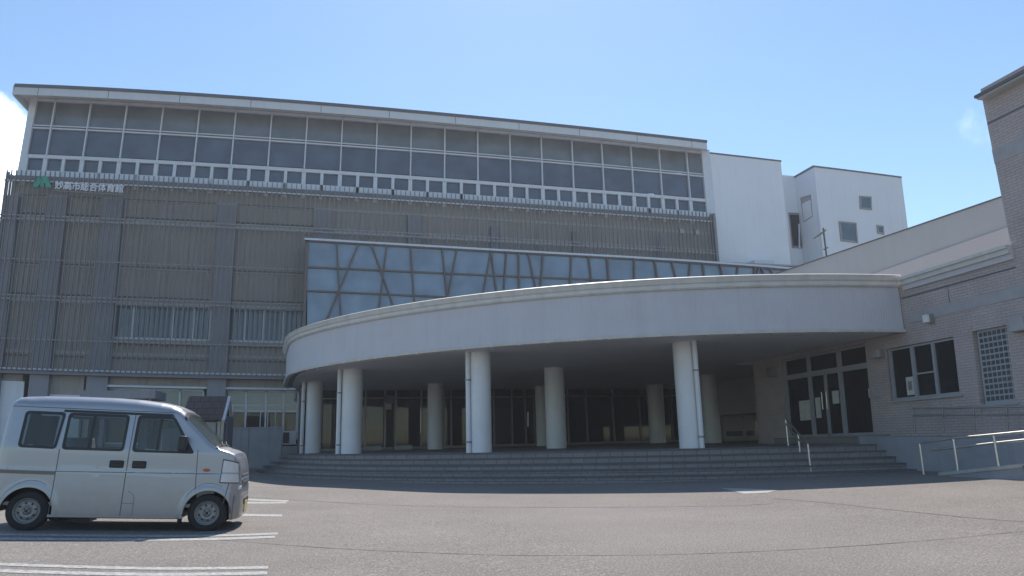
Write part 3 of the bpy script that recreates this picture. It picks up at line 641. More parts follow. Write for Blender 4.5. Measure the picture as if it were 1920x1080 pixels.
g = MB(); wbox(g, 14.92, 15.2, 1.93, 2.42, 15.075, .01); g.build('notice', 'paper', f_)
g = MB(); wbox(g, 14.99, 15.13, 2.06, 2.3, 15.068, .006); g.build('notice_print', 'steel_dull', f_)
b = MB(); wbox(b, 13.2, 15.8, 1.76, 1.82, 14.93, .2); b.build('window_sill', 'band', bw)
b = MB(); wbox(b, 13.0, 15.95, -.4, 4, 16.2, .02); b.build('room_back', 'dark', bw)
# glass block window
blk = glass('glass_block', (1, 1, 1), (.07, .085, .11), .12, 1); 
fr = MB(); NX, NZ = 7, 12
wbox(fr, 11.65, 12.68, 1.5, 3.3, 15.1, .05); f_ = fr.build('glass_block_window', 'greywall', bw)
g = MB()
for i in range(NX):
    for j in range(NZ):
        dy = (12.64-11.7)/NX; dz = (3.26-1.56)/NZ; wbox(g, 11.7+dy*i+.022, 11.7+dy*(i+1)-.022, 1.56+dz*j+.022, 1.56+dz*(j+1)-.022, 15.085, .02, 99)
g.build('glass_blocks', blk, f_)
b = MB(); wbox(b, 11.6, 12.72, 1.44, 1.5, 14.95, .2); b.build('window_sill', 'band', bw)
# glazed entrance screen
fr = MB(); YT = 3.54
for y0, y1 in ((16.52, 16.6), (17.78, 17.9), (19.28, 19.38), (20.58, 20.7)): wbox(fr, y0, y1, .9, YT, 15.03, .1)
wbox(fr, 18.55, 18.63, .9, 2.84, 15.06, .08)
wbox(fr, 16.6, 20.6, 2.84, 3.0, 15.04, .1); wbox(fr, 16.6, 20.6, .9, .98, 15.06, .08); wbox(fr, 16.6, 20.6, 3.48, YT, 15.06, .08)
f_ = fr.build('entrance_door', 'alu', bw)
g = MB(); wbox(g, 16.6, 20.6, .98, 2.84, 15.12, .02); wbox(g, 16.6, 20.6, 3.0, 3.48, 15.12, .02); g.build('pane', 'glass_dark', f_)
for y in (18.5, 18.72): g = MB(); g.tube([wx(y, 1.75, 14.98), wx(y, 2.3, 14.98)], .018, 8); g.build('door_handle', 'steel', f_)
for y0, y1, z0, z1 in ((19.35, 20.05, 1.45, 2.1), (18.05, 18.35, 1.9, 2.3), (16.62, 16.74, 1.98, 2.25), (18.95, 19.2, 1.5, 2.15)):
    g = MB(); wbox(g, y0, y1, z0, z1, 15.1, .008); g.build('notice', 'paper', f_)
b = MB(); wbox(b, 15.9, 21, .2, .9, 14.7, 1.0); b.build('door_step', 'step', bw)
b = MB(); wbox(b, 16.3, 21.2, .5, 4, 17.5, .05); b.build('room_back', 'dark', bw)
# notice plate right of the door
g = MB(); wbox(g, 16.12, 16.42, 1.97, 2.22, 14.96, .04); o = g.build('notice_plate', 'band', bw)
# wall lamps
def wall_lamp(Y, Z, wY, hZ, label, col_='lampglass'):
    p = wx(Y, Z, 14.85); o = thing('wall_lamp', label, 'wall lamp', tuple(p), 'lamps on the brick wall')
    b = MB(); b.box((p[0]-.09, p[1]-wY/2, p[2]-hZ/2), (p[0]+.0, p[1]+wY/2, p[2]+hZ/2)); b.build('lamp_glass', col_, o, bevel=.012)
    b = MB(); b.box((p[0]+.002, p[1]-wY/2-.01, p[2]-hZ/2-.012), (p[0]+.15, p[1]+wY/2+.01, p[2]+hZ/2+.012)); b.build('lamp_base', 'steel_dull', o, bevel=.01)
wall_lamp(14.1, 3.86, .14, .2, 'small white wall lamp on the grey band just right of the canopy')
wall_lamp(16.1, 3.19, .22, .22, 'square wall lamp beside the glazed entrance doors', 'band')
wall_lamp(11.35, 3.25, .36, .3, 'box shaped wall lamp right of the glass block window', 'band')
wall_lamp(21.35, 3.2, .3, .3, 'dim wall lamp left of the entrance doors deep under the canopy', 'steel_dull')

# grey hall behind the wing
gh_ = thing('grey_hall', 'long plain grey hall rising behind the brick wing', 'building', (20, 20, 0))
def hallplane(x): return 19.0
b = MB(); A_, B_, C2, D_ = pX(1885, 368, 19), pX(1500, 499, 19), pX(1895, 425, 19), pX(1500, 562, 19)
ex = lambda p, q, y: p+(q-p)*((y-p[1])/(q[1]-p[1]))
P0, P1 = ex(A_, B_, 8), ex(A_, B_, 32); Q0, Q1 = ex(C2, D_, 8), ex(C2, D_, 32)
b.hexa([Q0, Q1, P1, P0]+[v+Vector((12, 0, 0)) for v in (Q0, Q1, P1, P0)]); b.build('upper_wall', 'greywall', gh_)
z = Vector((0, 0, 1)); b = MB(); lo0, lo1 = Vector((18.94, 8, 2)), Vector((18.94, 32, 2)); h0, h1 = Q0.copy(), Q1.copy(); h0.x = h1.x = 18.94
b.hexa([lo0, lo1, h1, h0]+[v+Vector((12, 0, 0)) for v in (lo0, lo1, h1, h0)]); b.build('lower_wall', 'pinkwall', gh_)
b = MB(); e = Vector((-.05, 0, 0)); u = Vector((0, 0, .035)); b.hexa([P0+e, P1+e, P1+e+u, P0+e+u, P0-e*10, P1-e*10, P1-e*10+u, P0-e*10+u]); b.build('parapet_cap', 'roofdark', gh_)

# TV antenna
ax = 24.0; base = pY(1554, 516, ax); tpt = pY(1548, 428, ax)
an = thing('tv_antenna', 'thin rooftop television antenna on a pole in front of the white block', 'antenna', tuple(base))
b = MB(); b.tube([base-Vector((0, 0, .4)), Vector((base[0], ax, tpt[2]))], .035, 8); b.build('pole', 'antenna', an)
T0 = Vector((base[0], ax, tpt[2]-.15)); lf = pY(1528, 447, ax); b = MB(); b.tube([T0+Vector((.12, 0, .1)), Vector((lf[0], ax, lf[2]))], .018, 6)
for k in range(9):
    q = T0.lerp(lf, k/9); b.tube([q+Vector((0, -.22, 0)), q+Vector((0, .22, 0))], .008, 5)
b.build('boom', 'antenna', an)
b = MB(); q = Vector((base[0], ax, T0[2]-.9)); b.tube([q+Vector((-.1, 0, .1)), q+Vector((.12, 0, .2))], .03, 6); b.tube([q+Vector((-.02, 0, -.3)), q+Vector((.14, 0, -.22))], .04, 6); b.build('bracket', 'antenna', an)

# ================================================================== UNDER THE CANOPY
YB = 35.8
lob = thing('entrance_glazing', 'dark glazed entrance front deep in the shade behind the columns', 'glass wall', (8, YB, 0))
def eY(x, y, d=0): return pY(x, y, YB-d)
b = MB(); l_, r2 = eY(575, 800), eY(1432, 800); x0, x1 = l_[0], 27
b.box((x0, YB+.06, DZ+.1), (x1, YB+.09, ZS)); b.build('pane', 'glass_dark', lob)
b = MB(); b.box((x0, YB+3.8, DZ-.2), (x1, YB+4, ZS+1)); b.build('lobby_wall', 'dark', lob)
b = MB(); b.box((x0, YB, ZS-.42), (x1, YB+.1, ZS-.36)); b.box((x0, YB, DZ), (x1, YB+.1, DZ+.12)); b.build('transom', 'steel_dull', lob)
for x in (576, 640, 685, 722, 742, 790, 833, 846, 880, 926, 960, 985, 1002, 1065, 1100, 1150, 1200, 1260, 1350, 1400, 1430):
    p = eY(x, 780); b = MB(); b.box((p[0]-.045, YB-.02, DZ), (p[0]+.045, YB+.1, ZS)); b.build('mullion', 'steel_dull', lob)
for xa2, xb2, ya2, yb2 in ((688, 718, 764, 805), (742, 768, 764, 805)):
    p, q = eY(xa2, yb2, -.3), eY(xb2, ya2, -.3); b = MB(); b.box((p[0], YB+.3, p[2]), (q[0], YB+.33, q[2])); b.build('reflection_panel', 'blind', lob)  # pale panels added to imitate window-like reflections in the entrance glass
p, q = eY(719, 756), eY(737, 742); b = MB(); b.box((p[0], YB-.06, p[2]), (q[0], YB-.03, q[2])); b.build('notice_board', 'shedwall', lob)
p, q = eY(723, 768), eY(734, 757); b = MB(); b.box((p[0], YB-.06, p[2]), (q[0], YB-.03, q[2])); b.build('notice', 'pinkwall', lob)
for xa2, xb2 in ((682, 715), (741, 773)):
    p, q = pZ(xa2, 842, DZ+.02), pZ(xb2, 842, DZ+.02); yy = 33.5; p = pY(xa2, 841, yy); q = pY(xb2, 836, yy); o = MB(); o.box((p[0], yy, DZ), (q[0], yy+.45, DZ+.2)); o = o.build('planter_block', 'conc_light'); tag(o, 'low pale concrete block at the foot of the lobby doors, %s of the two' % ('left' if xa2 < 700 else 'right'), 'block', 'pale blocks by the lobby doors')
for (x, ya2, yb2) in ((789, 765, 812), (990, 772, 800)):
    b = MB(); p, q = eY(x, yb2, .1), eY(x, ya2, .1); b.tube([p, q], .035, 8); b.build('door_handle', 'steel', lob)
for x, y, z0 in ((1164, 735, 0), (1174, 741, 0)):
    p = eY(x, y, -1.2); b = MB(); b.tube([p, p+Vector((0, .08, 0))], .07, 8); o = b.build('ceiling_light', 'lampglass', lob)
# vending machines deep at the right
for xa2, xb2, lb in ((1358, 1392, 'pale vending machine in the dark corner left of the brick pier'), (1396, 1412, 'narrow drinks machine right of the pale vending machine')):
    yy = 33.0; p, q = pY(xa2, 824, yy), pY(xb2, 757, yy); o = thing('vending_machine', lb, 'vending machine', (p[0], yy, DZ), 'vending machines under the canopy')
    b = MB(); b.box((p[0], yy, DZ), (q[0], yy+.7, q[2])); b.build('cabinet', 'band', o, bevel=.02)
    b = MB(); b.box((p[0]+.1, yy-.02, DZ+.9), (q[0]-.1, yy-.002, q[2]-.12)); b.build('display', 'greywall', o)
    b = MB(); b.box((p[0]+.15, yy-.02, DZ+.25), (q[0]-.15, yy-.003, DZ+.5)); b.build('delivery_flap', 'dark', o)

# ================================================================== LEFT OF THE STEPS
yw = 33.2
p0 = pY(420, 797, yw); p1 = pY(529, 802, yw)
rt = thing('retaining_wall', 'smooth blue-grey concrete wall at the left foot of the curved steps', 'wall', (p0[0], yw, 0))
b = MB(); b.box((p0[0]-3, yw, -.2), (p1[0], yw+.25, p1[2])); b.build('wall_face', 'conc', rt)
b = MB(); b.box((p0[0]-3, yw-.02, p1[2]), (p1[0]+.02, yw+.27, p1[2]+.05)); b.build('coping', 'conc', rt)
b = MB(); j = pY(466, 820, yw)[0]; b.box((j, yw-.004, -.1), (j+.03, yw, p1[2])); b.build('joint', 'roofdark', rt)
# white balustrade on it
pp = []
for x in (437, 462.5, 489, 503, 517, 557): q = pY(x, 760 if x in (437, 462.5, 557) else 771, yw+.4); bt = Vector((q[0], yw+.4, p1[2]-.2)); pp.append([bt, q])
rail('white_balustrade', 'thin white railing in front of the ground-floor window left of the canopy', pp, [[pY(432, 760, yw+.4), pY(560, 760.5, yw+.4)]], r=.02, m='white')
# equipment box beside the steps
p, q = pY(528, 834, 34.2), pY(545, 808, 34.2)
ac = thing('outdoor_unit', 'small white air-conditioner unit with dark grille beside the canopy post', 'air conditioner', (p[0], 34.2, 0))
b = MB(); b.box((p[0], 34.2, p[2]), (q[0]+.25, 34.6, q[2])); b.build('casing', 'whitewall', ac, bevel=.02)
b = MB(); b.box((p[0]+.05, 34.17, p[2]+.08), (q[0]-.05, 34.19, q[2]-.06)); b.build('grille', 'dark', ac)
for x, ya2 in ((567, 722),):
    a2 = pZ(x, ya2, ZS); b = MB(); b.box((a2[0]-.12, a2[1], -.1), (a2[0]+.06, a2[1]+.2, ZS)); o = b.build('steel_post', 'brown'); tag(o, 'slim dark brown post at the left end of the entrance front', 'post')

# tiled-roof notice kiosk behind the van
yk = 27.0
kp = lambda x, y, d=0: pY(x, y, yk+d)
ks = thing('notice_kiosk', 'small shelter with a brown tiled roof just behind the front of the van', 'kiosk', tuple(Vector((kp(390, 800)[0], yk, .2))))
e0, e1 = kp(340, 787), kp(416, 788); g0, g1 = kp(340, 748, 1.2), kp(430, 748, 1.2)
b = MB(); u = Vector((0, 0, .1)); bk0 = Vector((e0[0], yk+2.4, e0[2])); bk1 = Vector((e1[0], yk+2.4, e1[2])); g0 = Vector((e0[0], yk+1.2, g0[2])); g1 = Vector((e1[0], yk+1.2, g1[2]))
b.hexa([e0, e1, g1, g0, e0+u, e1+u, g1+u, g0+u]); b.hexa([bk0, bk1, g1, g0, bk0+u, bk1+u, g1+u, g0+u]); b.build('tiled_roof', 'tile', ks)
b = MB(); b.tube([e1+Vector((.05, 0, 0)), g1+Vector((.05, 0, .05)), bk1+Vector((.05, 0, 0))], .07, 6); b.build('barge_board', 'white', ks)
for x in (411, 417.5): b = MB(); q = kp(x, 790, .2); b.box((q[0]-.05, yk+.2, 0), (q[0]+.05, yk+.3, q[2])); b.build('post', 'steel_dull', ks)
b = MB(); q = kp(418, 790); b.box((q[0]+.05, yk+.5, 0), (q[0]+.1, yk+2.2, q[2]+.2)); b.build('side_wall', 'shedwall', ks)
b = MB(); b.box((e0[0], yk+1.9, 0), (q[0], yk+2.0, q[2])); b.build('back_wall', 'dark', ks)
b = MB(); n0, n1 = kp(384, 822, .5), kp(405, 792, .5); b.box((n0[0], yk+.5, n0[2]), (n1[0], yk+.55, n1[2])); b.build('notice_board', 'blind', ks)
# flat-roofed shelter behind the van
ys_ = 30.0; s0, s1 = pY(150, 742, ys_), pY(291, 744, ys_)
sh = thing('flat_shelter', 'low flat grey-blue shelter roof showing above the roof of the van', 'shelter', (s0[0]+1, ys_, .2))
b = MB(); b.box((s0[0], ys_, s1[2]-.06), (s1[0], ys_+2.0, s1[2]+.26)); b.build('roof', 'pier', sh)
for x in (s0[0]+.2, s1[0]-.3): b = MB(); b.box((x, ys_+.3, -.1), (x+.1, ys_+.4, s1[2])); b.build('post', 'steel_dull', sh)
# ================================================================== VAN
def silver():
    m = mat('silver_paint', (.35, .362, .39), .36, metal=.5, var=.03, scale=1.5); b = m.node_tree.nodes['Principled BSDF']
    b.inputs['Coat Weight'].default_value = .5; b.inputs['Coat Roughness'].default_value = .08
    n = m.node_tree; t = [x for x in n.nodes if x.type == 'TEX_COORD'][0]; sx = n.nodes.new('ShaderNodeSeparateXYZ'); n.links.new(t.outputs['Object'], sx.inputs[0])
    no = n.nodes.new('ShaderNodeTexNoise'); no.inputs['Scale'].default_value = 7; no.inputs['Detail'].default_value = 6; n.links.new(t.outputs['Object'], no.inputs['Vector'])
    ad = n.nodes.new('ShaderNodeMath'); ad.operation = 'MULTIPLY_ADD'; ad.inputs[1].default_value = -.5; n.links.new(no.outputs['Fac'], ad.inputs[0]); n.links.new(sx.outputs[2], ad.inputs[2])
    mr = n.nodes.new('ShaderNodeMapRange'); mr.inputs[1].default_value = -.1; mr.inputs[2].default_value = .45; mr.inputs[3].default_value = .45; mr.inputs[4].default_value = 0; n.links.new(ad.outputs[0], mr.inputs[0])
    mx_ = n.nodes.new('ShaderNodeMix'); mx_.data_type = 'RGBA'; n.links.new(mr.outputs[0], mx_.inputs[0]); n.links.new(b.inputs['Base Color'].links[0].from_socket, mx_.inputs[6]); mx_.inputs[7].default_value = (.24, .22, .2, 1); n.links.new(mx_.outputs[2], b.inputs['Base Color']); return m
M['silver'] = silver(); M['rubber'] = mat('tyre_rubber', (.022, .022, .024), .85, var=.2, scale=12); M['black'] = mat('black_plastic', (.014, .014, .016), .45)
M['rim'] = mat('wheel_steel', (.3, .29, .28), .5, metal=.5, var=.15, scale=10); M['orange'] = mat('orange_lens', (.45, .08, .02), .25)
M['lens'] = mat('clear_lens', (.6, .62, .66), .12, metal=.2); M['seat'] = mat('seat_fabric', (.28, .28, .28), .9); M['seamd'] = mat('door_gap', (.11, .11, .12), .8)
M['cabin'] = mat('cabin_trim', (.34, .34, .33), .8); M['plate'] = mat('number_plate', (.7, .6, .2), .5)
M['vglass'] = glass('van_glass', (.78, .84, .82), (.15, .18, .19), .02, .3)
M['rustrail'] = mat('slide_rail', (.18, .15, .12), .6)
rwp = pY(47, 997, 9.4); fwp = pY(388, 999, 9.4); dv = fwp-rwp
van = thing('parked_van', 'small silver box van parked in the bay at the left edge, facing right', 'van', tuple(rwp), rot=(0, math.atan2(-dv[2], dv[0]), 0))
VW = 1.32
def lerp_tab(tab, u):
    if u <= tab[0][0]: return tab[0][1]
    for (a, b_), (c, d) in zip(tab, tab[1:]):
        if u <= c: t_ = (u-a)/(c-a); return b_+(d-b_)*t_
    return tab[-1][1]
TT = [(-.452, 1.30), (-.445, 1.44), (-.43, 1.53), (-.41, 1.575), (-.37, 1.605), (-.3, 1.622), (-.1, 1.64), (.3, 1.652), (.7, 1.655), (1.0, 1.645), (1.28, 1.618), (1.42, 1.588), (1.52, 1.548), (1.58, 1.505), (1.66, 1.43), (2.04, 1.078), (2.08, 1.052), (2.18, 1.028), (2.28, .985), (2.35, .925), (2.40, .84), (2.435, .74), (2.455, .62), (2.475, .5), (2.487, .42), (2.49, .36)]
SH = [(-.452, .03), (-.4, .1), (-.2, .15), (1.3, .15), (1.5, .11), (1.62, .12), (1.95, .12), (2.06, .04), (2.15, .05), (2.35, .06), (2.49, .03)]
UF, UR, WC, AR = 2.009, -.036, .232, .283
def wlow(u):
    z = lerp_tab([(-.452, .3), (-.40, .24), (-.33, .2), (.2, .172), (1.7, .168), (2.3, .15), (2.4, .16), (2.49, .2)], u)
    for c in (UF, UR):
        if abs(u-c) < AR: z = max(z, WC+math.sqrt(AR*AR-(u-c)**2))
    return z
def yside(u, w_):
    y = 0.012*max(0, (.5-w_)/.5)**2
    if w_ > .72: y += .006
    if w_ > .98: y += (w_-.98)*.15
    if u > 2.12: y += .17*((u-2.12)/.37)**2.4
    if u < -.3: y += .06*((-.3-u)/.15)**2.5
    for c in (UF, UR):      # slight flare round the arches
        d = math.hypot(u-c, w_-WC)
        if d < .36: y -= .012*max(0, 1-abs(d-.31)/.05) if d > .31 else .012
    return y
us = set(round(-.452+.02*i, 4) for i in range(148)) | {a for a, _ in TT} | {2.49, -.452, -.448, -.44}
for c in (UF, UR):
    for i in range(25): us.add(round(c+AR*math.cos(math.pi*i/24), 4))
us = sorted(u for u in us if -.452 <= u <= 2.49)
us = [u for i, u in enumerate(us) if i == 0 or u-us[i-1] > .0015]
NR = 34; NTOP = 14
def column(u):
    T = lerp_tab(TT, u); sh = lerp_tab(SH, u); ws = T-sh; wl = wlow(u); P = []
    for j in range(NR+1): w_ = wl+(ws-wl)*j/NR; P.append((yside(u, w_), w_))
    ys0 = yside(u, ws); sx = sh*1.15+.02
    for j in range(1, NTOP+1):
        if j <= 7: a = math.pi/2*j/7; P.append((ys0+sx*(1-math.cos(a)), ws+(sh-.012)*math.sin(a)))
        else: t_ = (j-7)/(NTOP-7); y0 = ys0+sx; P.append((y0+(VW/2-y0)*t_, ws+sh-.012+.012*(1-(1-t_)**2)))
    return P
win_polys = [[(-.2, 1.02), (-.2, 1.39), (.14, 1.39), (.14, 1.0)], [(.265, 1.0), (.265, 1.395), (.915, 1.395), (.915, 1.0)], [(1.065, .995), (1.065, 1.395), (1.44, 1.395), (1.50, 1.36), (1.71, 1.0)]]
def inside(u, w_, poly):
    r = False; n = len(poly)
    for i in range(n):
        (x0, y0), (x1, y1) = poly[i], poly[(i+1) % n]
        if (y0 > w_) != (y1 > w_) and u < (x1-x0)*(w_-y0)/(y1-y0)+x0: r = not r
    return r
def vmb(): b = MB(); b.local = True; return b
b = vmb(); K = NR+NTOP+1; full = 2*K-1
for u in us:
    P = column(u)
    for y, w_ in P: b.v.append(Vector((u, y, w_)))
    for y, w_ in P[-2::-1]: b.v.append(Vector((u, VW-y, w_)))
for i in range(len(us)-1):
    um = (us[i]+us[i+1])/2
    for j in range(full-1):
        q = (i*full+j, (i+1)*full+j, (i+1)*full+j+1, i*full+j+1); cm = sum((b.v[k] for k in q), Vector())/4
        jj = j if j < K-1 else full-2-j
        if jj < NR and any(inside(cm[0], cm[2], p) for p in win_polys): continue
        if jj >= NR+3 and 1.62 < cm[0] < 2.02: continue
        b.f.append(q)
b.f.append(tuple((len(us)-1)*full+j for j in range(full))); b.f.append(tuple(j for j in range(full))[::-1])
b.build('body', 'silver', van, smooth=28)
def spt(u, w_, off=.004): return Vector((u, yside(u, w_)-off, w_))
def patch(name, poly, m, off=.004, parent=van, far=False, dens=.03, **k):
    """quad (4 corners u,w) laid on the side of the body"""
    b = vmb(); (a0, a1, a2, a3) = poly; nu = max(1, int(abs(a1[0]-a0[0])/dens)); nw = max(1, int(abs(a3[1]-a0[1])/dens))
    for i in range(nu+1):
        for j in range(nw+1):
            s_, t_ = i/nu, j/nw; u = (a0[0]*(1-s_)+a1[0]*s_)*(1-t_)+(a3[0]*(1-s_)+a2[0]*s_)*t_; w_ = (a0[1]*(1-s_)+a1[1]*s_)*(1-t_)+(a3[1]*(1-s_)+a2[1]*s_)*t_
            b.v.append(spt(u, w_, off))
    for i in range(nu):
        for j in range(nw): q = i*(nw+1)+j; b.f.append((q, q+nw+1, q+nw+2, q+1))
    if far:
        c = vmb(); c.v = [Vector((v[0], VW-v[1], v[2])) for v in b.v]; c.f = list(b.f); c.build(name, m, parent, **k)
    return b.build(name, m, parent, **k)
def outline(name, outer, inner, m, off, parent=van, f=0):
    b = vmb(); n = len(outer)
    for (u, w_) in list(outer)+list(inner):
        p = spt(u, w_, off); b.v.append(p if not f else Vector((p[0], VW-p[1], p[2])))
    for i in range(n): j = (i+1) % n; b.f.append((i, j, n+j, n+i))
    return b.build(name, m, parent)
def rnd(poly, r=.04, n=4):
    out = []; N = len(poly)
    for i in range(N):
        p0, p1, p2 = Vector(poly[i-1]), Vector(poly[i]), Vector(poly[(i+1) % N]); a = (p0-p1).normalized(); c = (p2-p1).normalized()
        s_ = p1+a*r; e_ = p1+c*r
        for k in range(n+1): t_ = k/n; q = s_*(1-t_)**2+p1*2*t_*(1-t_)+e_*t_*t_; out.append((q[0], q[1]))
    return out
def shrink(poly, d):
    c = Vector((sum(p[0] for p in poly)/len(poly), sum(p[1] for p in poly)/len(poly))); return [((p[0]-c[0])*(1-d/max(.05, abs(p[0]-c[0])))+c[0], (p[1]-c[1])*(1-d/max(.05, abs(p[1]-c[1])))+c[1]) for p in poly]
for poly in ([(-.25, .985), (-.25, 1.43), (.205, 1.43), (.175, .975)], [(.235, .972), (.235, 1.428), (.94, 1.428), (.94, .972)], [(1.035, .968), (1.035, 1.43), (1.475, 1.43), (1.78, .968)]):
    ip = [(poly[0][0]+.035, poly[0][1]+.03), (poly[1][0]+.035, poly[1][1]-.035), (poly[2][0]-(.03 if poly[2][0] < 1.2 else .01), poly[2][1]-.035), (poly[3][0]-(.03 if poly[3][0] < 1.2 else .075), poly[3][1]+.03)]
    for f in (0, 1):
        f_ = outline('window', rnd(poly, .05), rnd(ip, .035), 'black', .005, f=f)
        g = vmb(); P = [spt(u, w_, .002) for u, w_ in rnd(ip, .03)]; g.f.append(tuple(range(len(P)))); g.v = [p if not f else Vector((p[0], VW-p[1], p[2])) for p in P]; g.build('pane', 'vglass', f_)
patch('window_divider', [(.52, 1.0), (.56, 1.0), (.56, 1.4), (.52, 1.4)], 'black', .006)
patch('window_divider', [(1.31, 1.0), (1.335, 1.0), (1.335, 1.4), (1.31, 1.4)], 'black', .006)
patch('window_band', [(.175, 1.432), (1.475, 1.43), (1.44, 1.462), (.175, 1.462)], 'black', .004)
# windscreen
def wring(u0, u1, nu, j0, off, name, m_, j1=None):
    b = vmb(); 
    for i in range(nu+1):
        u = u0+(u1-u0)*i/nu; P = column(u)[j0:]; Q = [Vector((u+off, y, w_+off)) for y, w_ in P]; Q += [Vector((q[0], VW-q[1], q[2])) for q in Q[-2::-1]]; L = len(Q); b.v += Q
    for i in range(nu):
        for j in range(L-1): q = i*L+j; b.f.append((q, q+1, q+L+1, q+L))
    b.build(name, m_, van, smooth=60)
wring(1.6, 2.035, 10, NR+2, .004, 'windscreen', 'vglass'); wring(1.585, 1.62, 2, NR+1, .006, 'windscreen_seal', 'black'); wring(2.02, 2.05, 2, NR+1, .006, 'windscreen_seal', 'black')
for y in (.3, .75): b = vmb(); b.tube([(2.06, y, 1.085), (2.0, y+.4, 1.13)], .008, 5); b.build('wiper', 'black', van)
# seams and fittings
for q in ([(.212, .19), (.22, .19), (.22, .98), (.212, .98)], [(1.0, .185), (1.009, .185), (1.009, 1.43), (1.0, 1.43)], [(1.835, .52), (1.843, .52), (1.815, 1.02), (1.807, 1.02)],
          [(.215, .705), (1.84, .718), (1.84, .726), (.215, .713)], [(1.84, .718), (2.1, .722), (2.1, .730), (1.84, .726)], [(1.0, .34), (1.14, .34), (1.14, .345), (1.0, .345)], [(1.14, .2), (1.145, .2), (1.145, .40), (1.14, .40)], [(1.12, .45), (1.142, .40), (1.146, .40), (1.124, .453)], [(1.06, .49), (1.12, .45), (1.124, .453), (1.063, .494)], [(2.19, .36), (2.2, .36), (2.24, .61), (2.23, .61)],
          [(-.42, 1.475), (1.46, 1.475), (1.46, 1.484), (-.42, 1.484)]):
    patch('panel_gap', q, 'seamd', .0025)
for pts, in (([(1.735, .40), (1.76, .46), (1.8, .515), (1.86, .56), (1.93, .592), (2.01, .603), (2.09, .593), (2.16, .565)],), ([(-.33, .36), (-.27, .46), (-.19, .54), (-.1, .583), (-.03, .597), (.06, .585), (.14, .545)],)):
    for (a0, b0), (a1, b1) in zip(pts, pts[1:]): patch('arch_crease', [(a0, b0), (a1, b1), (a1, b1+.006), (a0, b0+.006)], 'seamd', .002)
patch('slide_rail', [(-.43, .675), (.208, .668), (.208, .71), (-.43, .717)], 'rustrail', .006)
patch('sill', [(.21, .172), (1.74, .17), (1.74, .2), (.21, .202)], 'silver', .012)
for u0, u1 in ((.80, .965), (1.06, 1.225)):
    b = vmb(); y = yside(.9, .8)-.008; b.box((u0, y-.004, .768), (u1, y+.02, .86)); h = b.build('door_handle', 'black', van, bevel=.018)
    b = vmb(); b.box((u0+.02, y-.028, .825), (u1-.02, y-.006, .848)); b.build('grip', 'black', h, bevel=.006)
b = vmb(); 
pts = [spt(1.945+.042*math.cos(a*.3142), .768+.02*math.sin(a*.3142), .003) for a in range(20)]; b.prism(pts, (0, -.012, 0)); b.build('side_indicator', 'orange', van)
b = vmb(); b.box((1.585, -.15, 1.0), (1.685, -.01, 1.19)); b.build('door_mirror', 'black', van, bevel=.03)
b = vmb(); b.box((1.57, VW+.01, 1.0), (1.67, VW+.15, 1.19)); b.build('door_mirror', 'black', van, bevel=.03)
b = vmb(); b.hexa([spt(1.6, .985, .0), spt(1.76, .985, .0), spt(1.66, 1.13, .0), spt(1.6, 1.13, .0)]+[spt(1.6, .985, .03), spt(1.76, .985, .03), spt(1.66, 1.13, .03), spt(1.6, 1.13, .03)]); b.build('mirror_base', 'black', van)
# headlight wraps the corner
for nm, q, m_, of in (('headlight_rim', [(2.118, .61), (2.43, .605), (2.375, .875), (2.13, .915)], 'seamd', .004), ('headlight', [(2.13, .625), (2.42, .62), (2.366, .86), (2.142, .898)], 'lens', .009)):
    patch(nm, q, m_, of, far=True, dens=.015)
patch('headlight_divider', [(2.13, .735), (2.40, .735), (2.40, .742), (2.13, .742)], 'seamd', .0105, dens=.02)
for y in (.15, VW-.15): b = vmb(); b.box((2.40, y-.05, .53), (2.475, y+.05, .575)); b.build('position_lamp', 'lampglass', van, bevel=.015)
# front: grille slats, bumper, plate
for w0 in (.60, .645, .69):
    b = vmb(); u = max(u_ for u_, t_ in TT if t_ > w0+.02) if True else 0; b.box((2.44, .32, w0), (2.485-(w0-.6)*.25, VW-.32, w0+.022)); b.build('grille_slat', 'seamd' if w0 != .645 else 'lens', van)
b = vmb()
nb = 18; prof = [(.0, .16), (.035, .18), (.045, .3), (.04, .43), (.0, .46)]
for i in range(nb+1):
    t_ = i/nb; y = .05+(VW-.1)*t_; e_ = 1-abs(2*t_-1)**5
    for du, w_ in prof: b.v.append(Vector((2.36+.12*e_+du*e_, y, w_)))
for i in range(nb):
    for j in range(4): q = i*5+j; b.f.append((q, q+5, q+6, q+1))
b.build('bumper', 'silver', van, smooth=40)
b = vmb(); b.box((2.50, .38, .33), (2.53, VW-.38, .40)); b.build('air_intake', 'black', van)
b = vmb(); b.box((2.528, .5, .215), (2.54, .8, .36)); b.build('number_plate', 'plate', van)
b = vmb(); b.box((-.40, .05, .18), (2.3, VW-.05, .24)); 
b = vmb(); b.box((.3, .12, .15), (1.68, VW-.12, .2)); b.box((-.40, .2, .26), (2.35, VW-.2, .30)); b.box((.2, .3, .09), (.6, .6, .16)); b.build('underbody', 'black', van)
b = vmb(); b.box((1.66, .08, .1), (1.69, .24, .22)); b.box((.27, .1, .12), (.3, .25, .22)); b.build('mud_flap', 'rubber', van)
for c in (UF, UR):
    b = vmb(); n_ = 20
    for i in range(n_+1):
        a = math.pi*i/n_-.0; b.v += [Vector((c+(AR+.004)*math.cos(a), .012, WC+(AR+.004)*math.sin(a))), Vector((c+(AR+.004)*math.cos(a), .32, WC+(AR+.004)*math.sin(a)))]
    for i in range(n_): b.f.append((2*i, 2*i+1, 2*i+3, 2*i+2))
    k0 = len(b.v); b.v += [Vector((c+(AR+.004)*math.cos(math.pi*i/n_), .32, WC+(AR+.004)*math.sin(math.pi*i/n_))) for i in range(n_+1)]+[Vector((c-.28, .32, .16)), Vector((c+.28, .32, .16))]
    b.f.append(tuple(range(k0, k0+n_+1))); b.build('wheel_well', 'black', van)
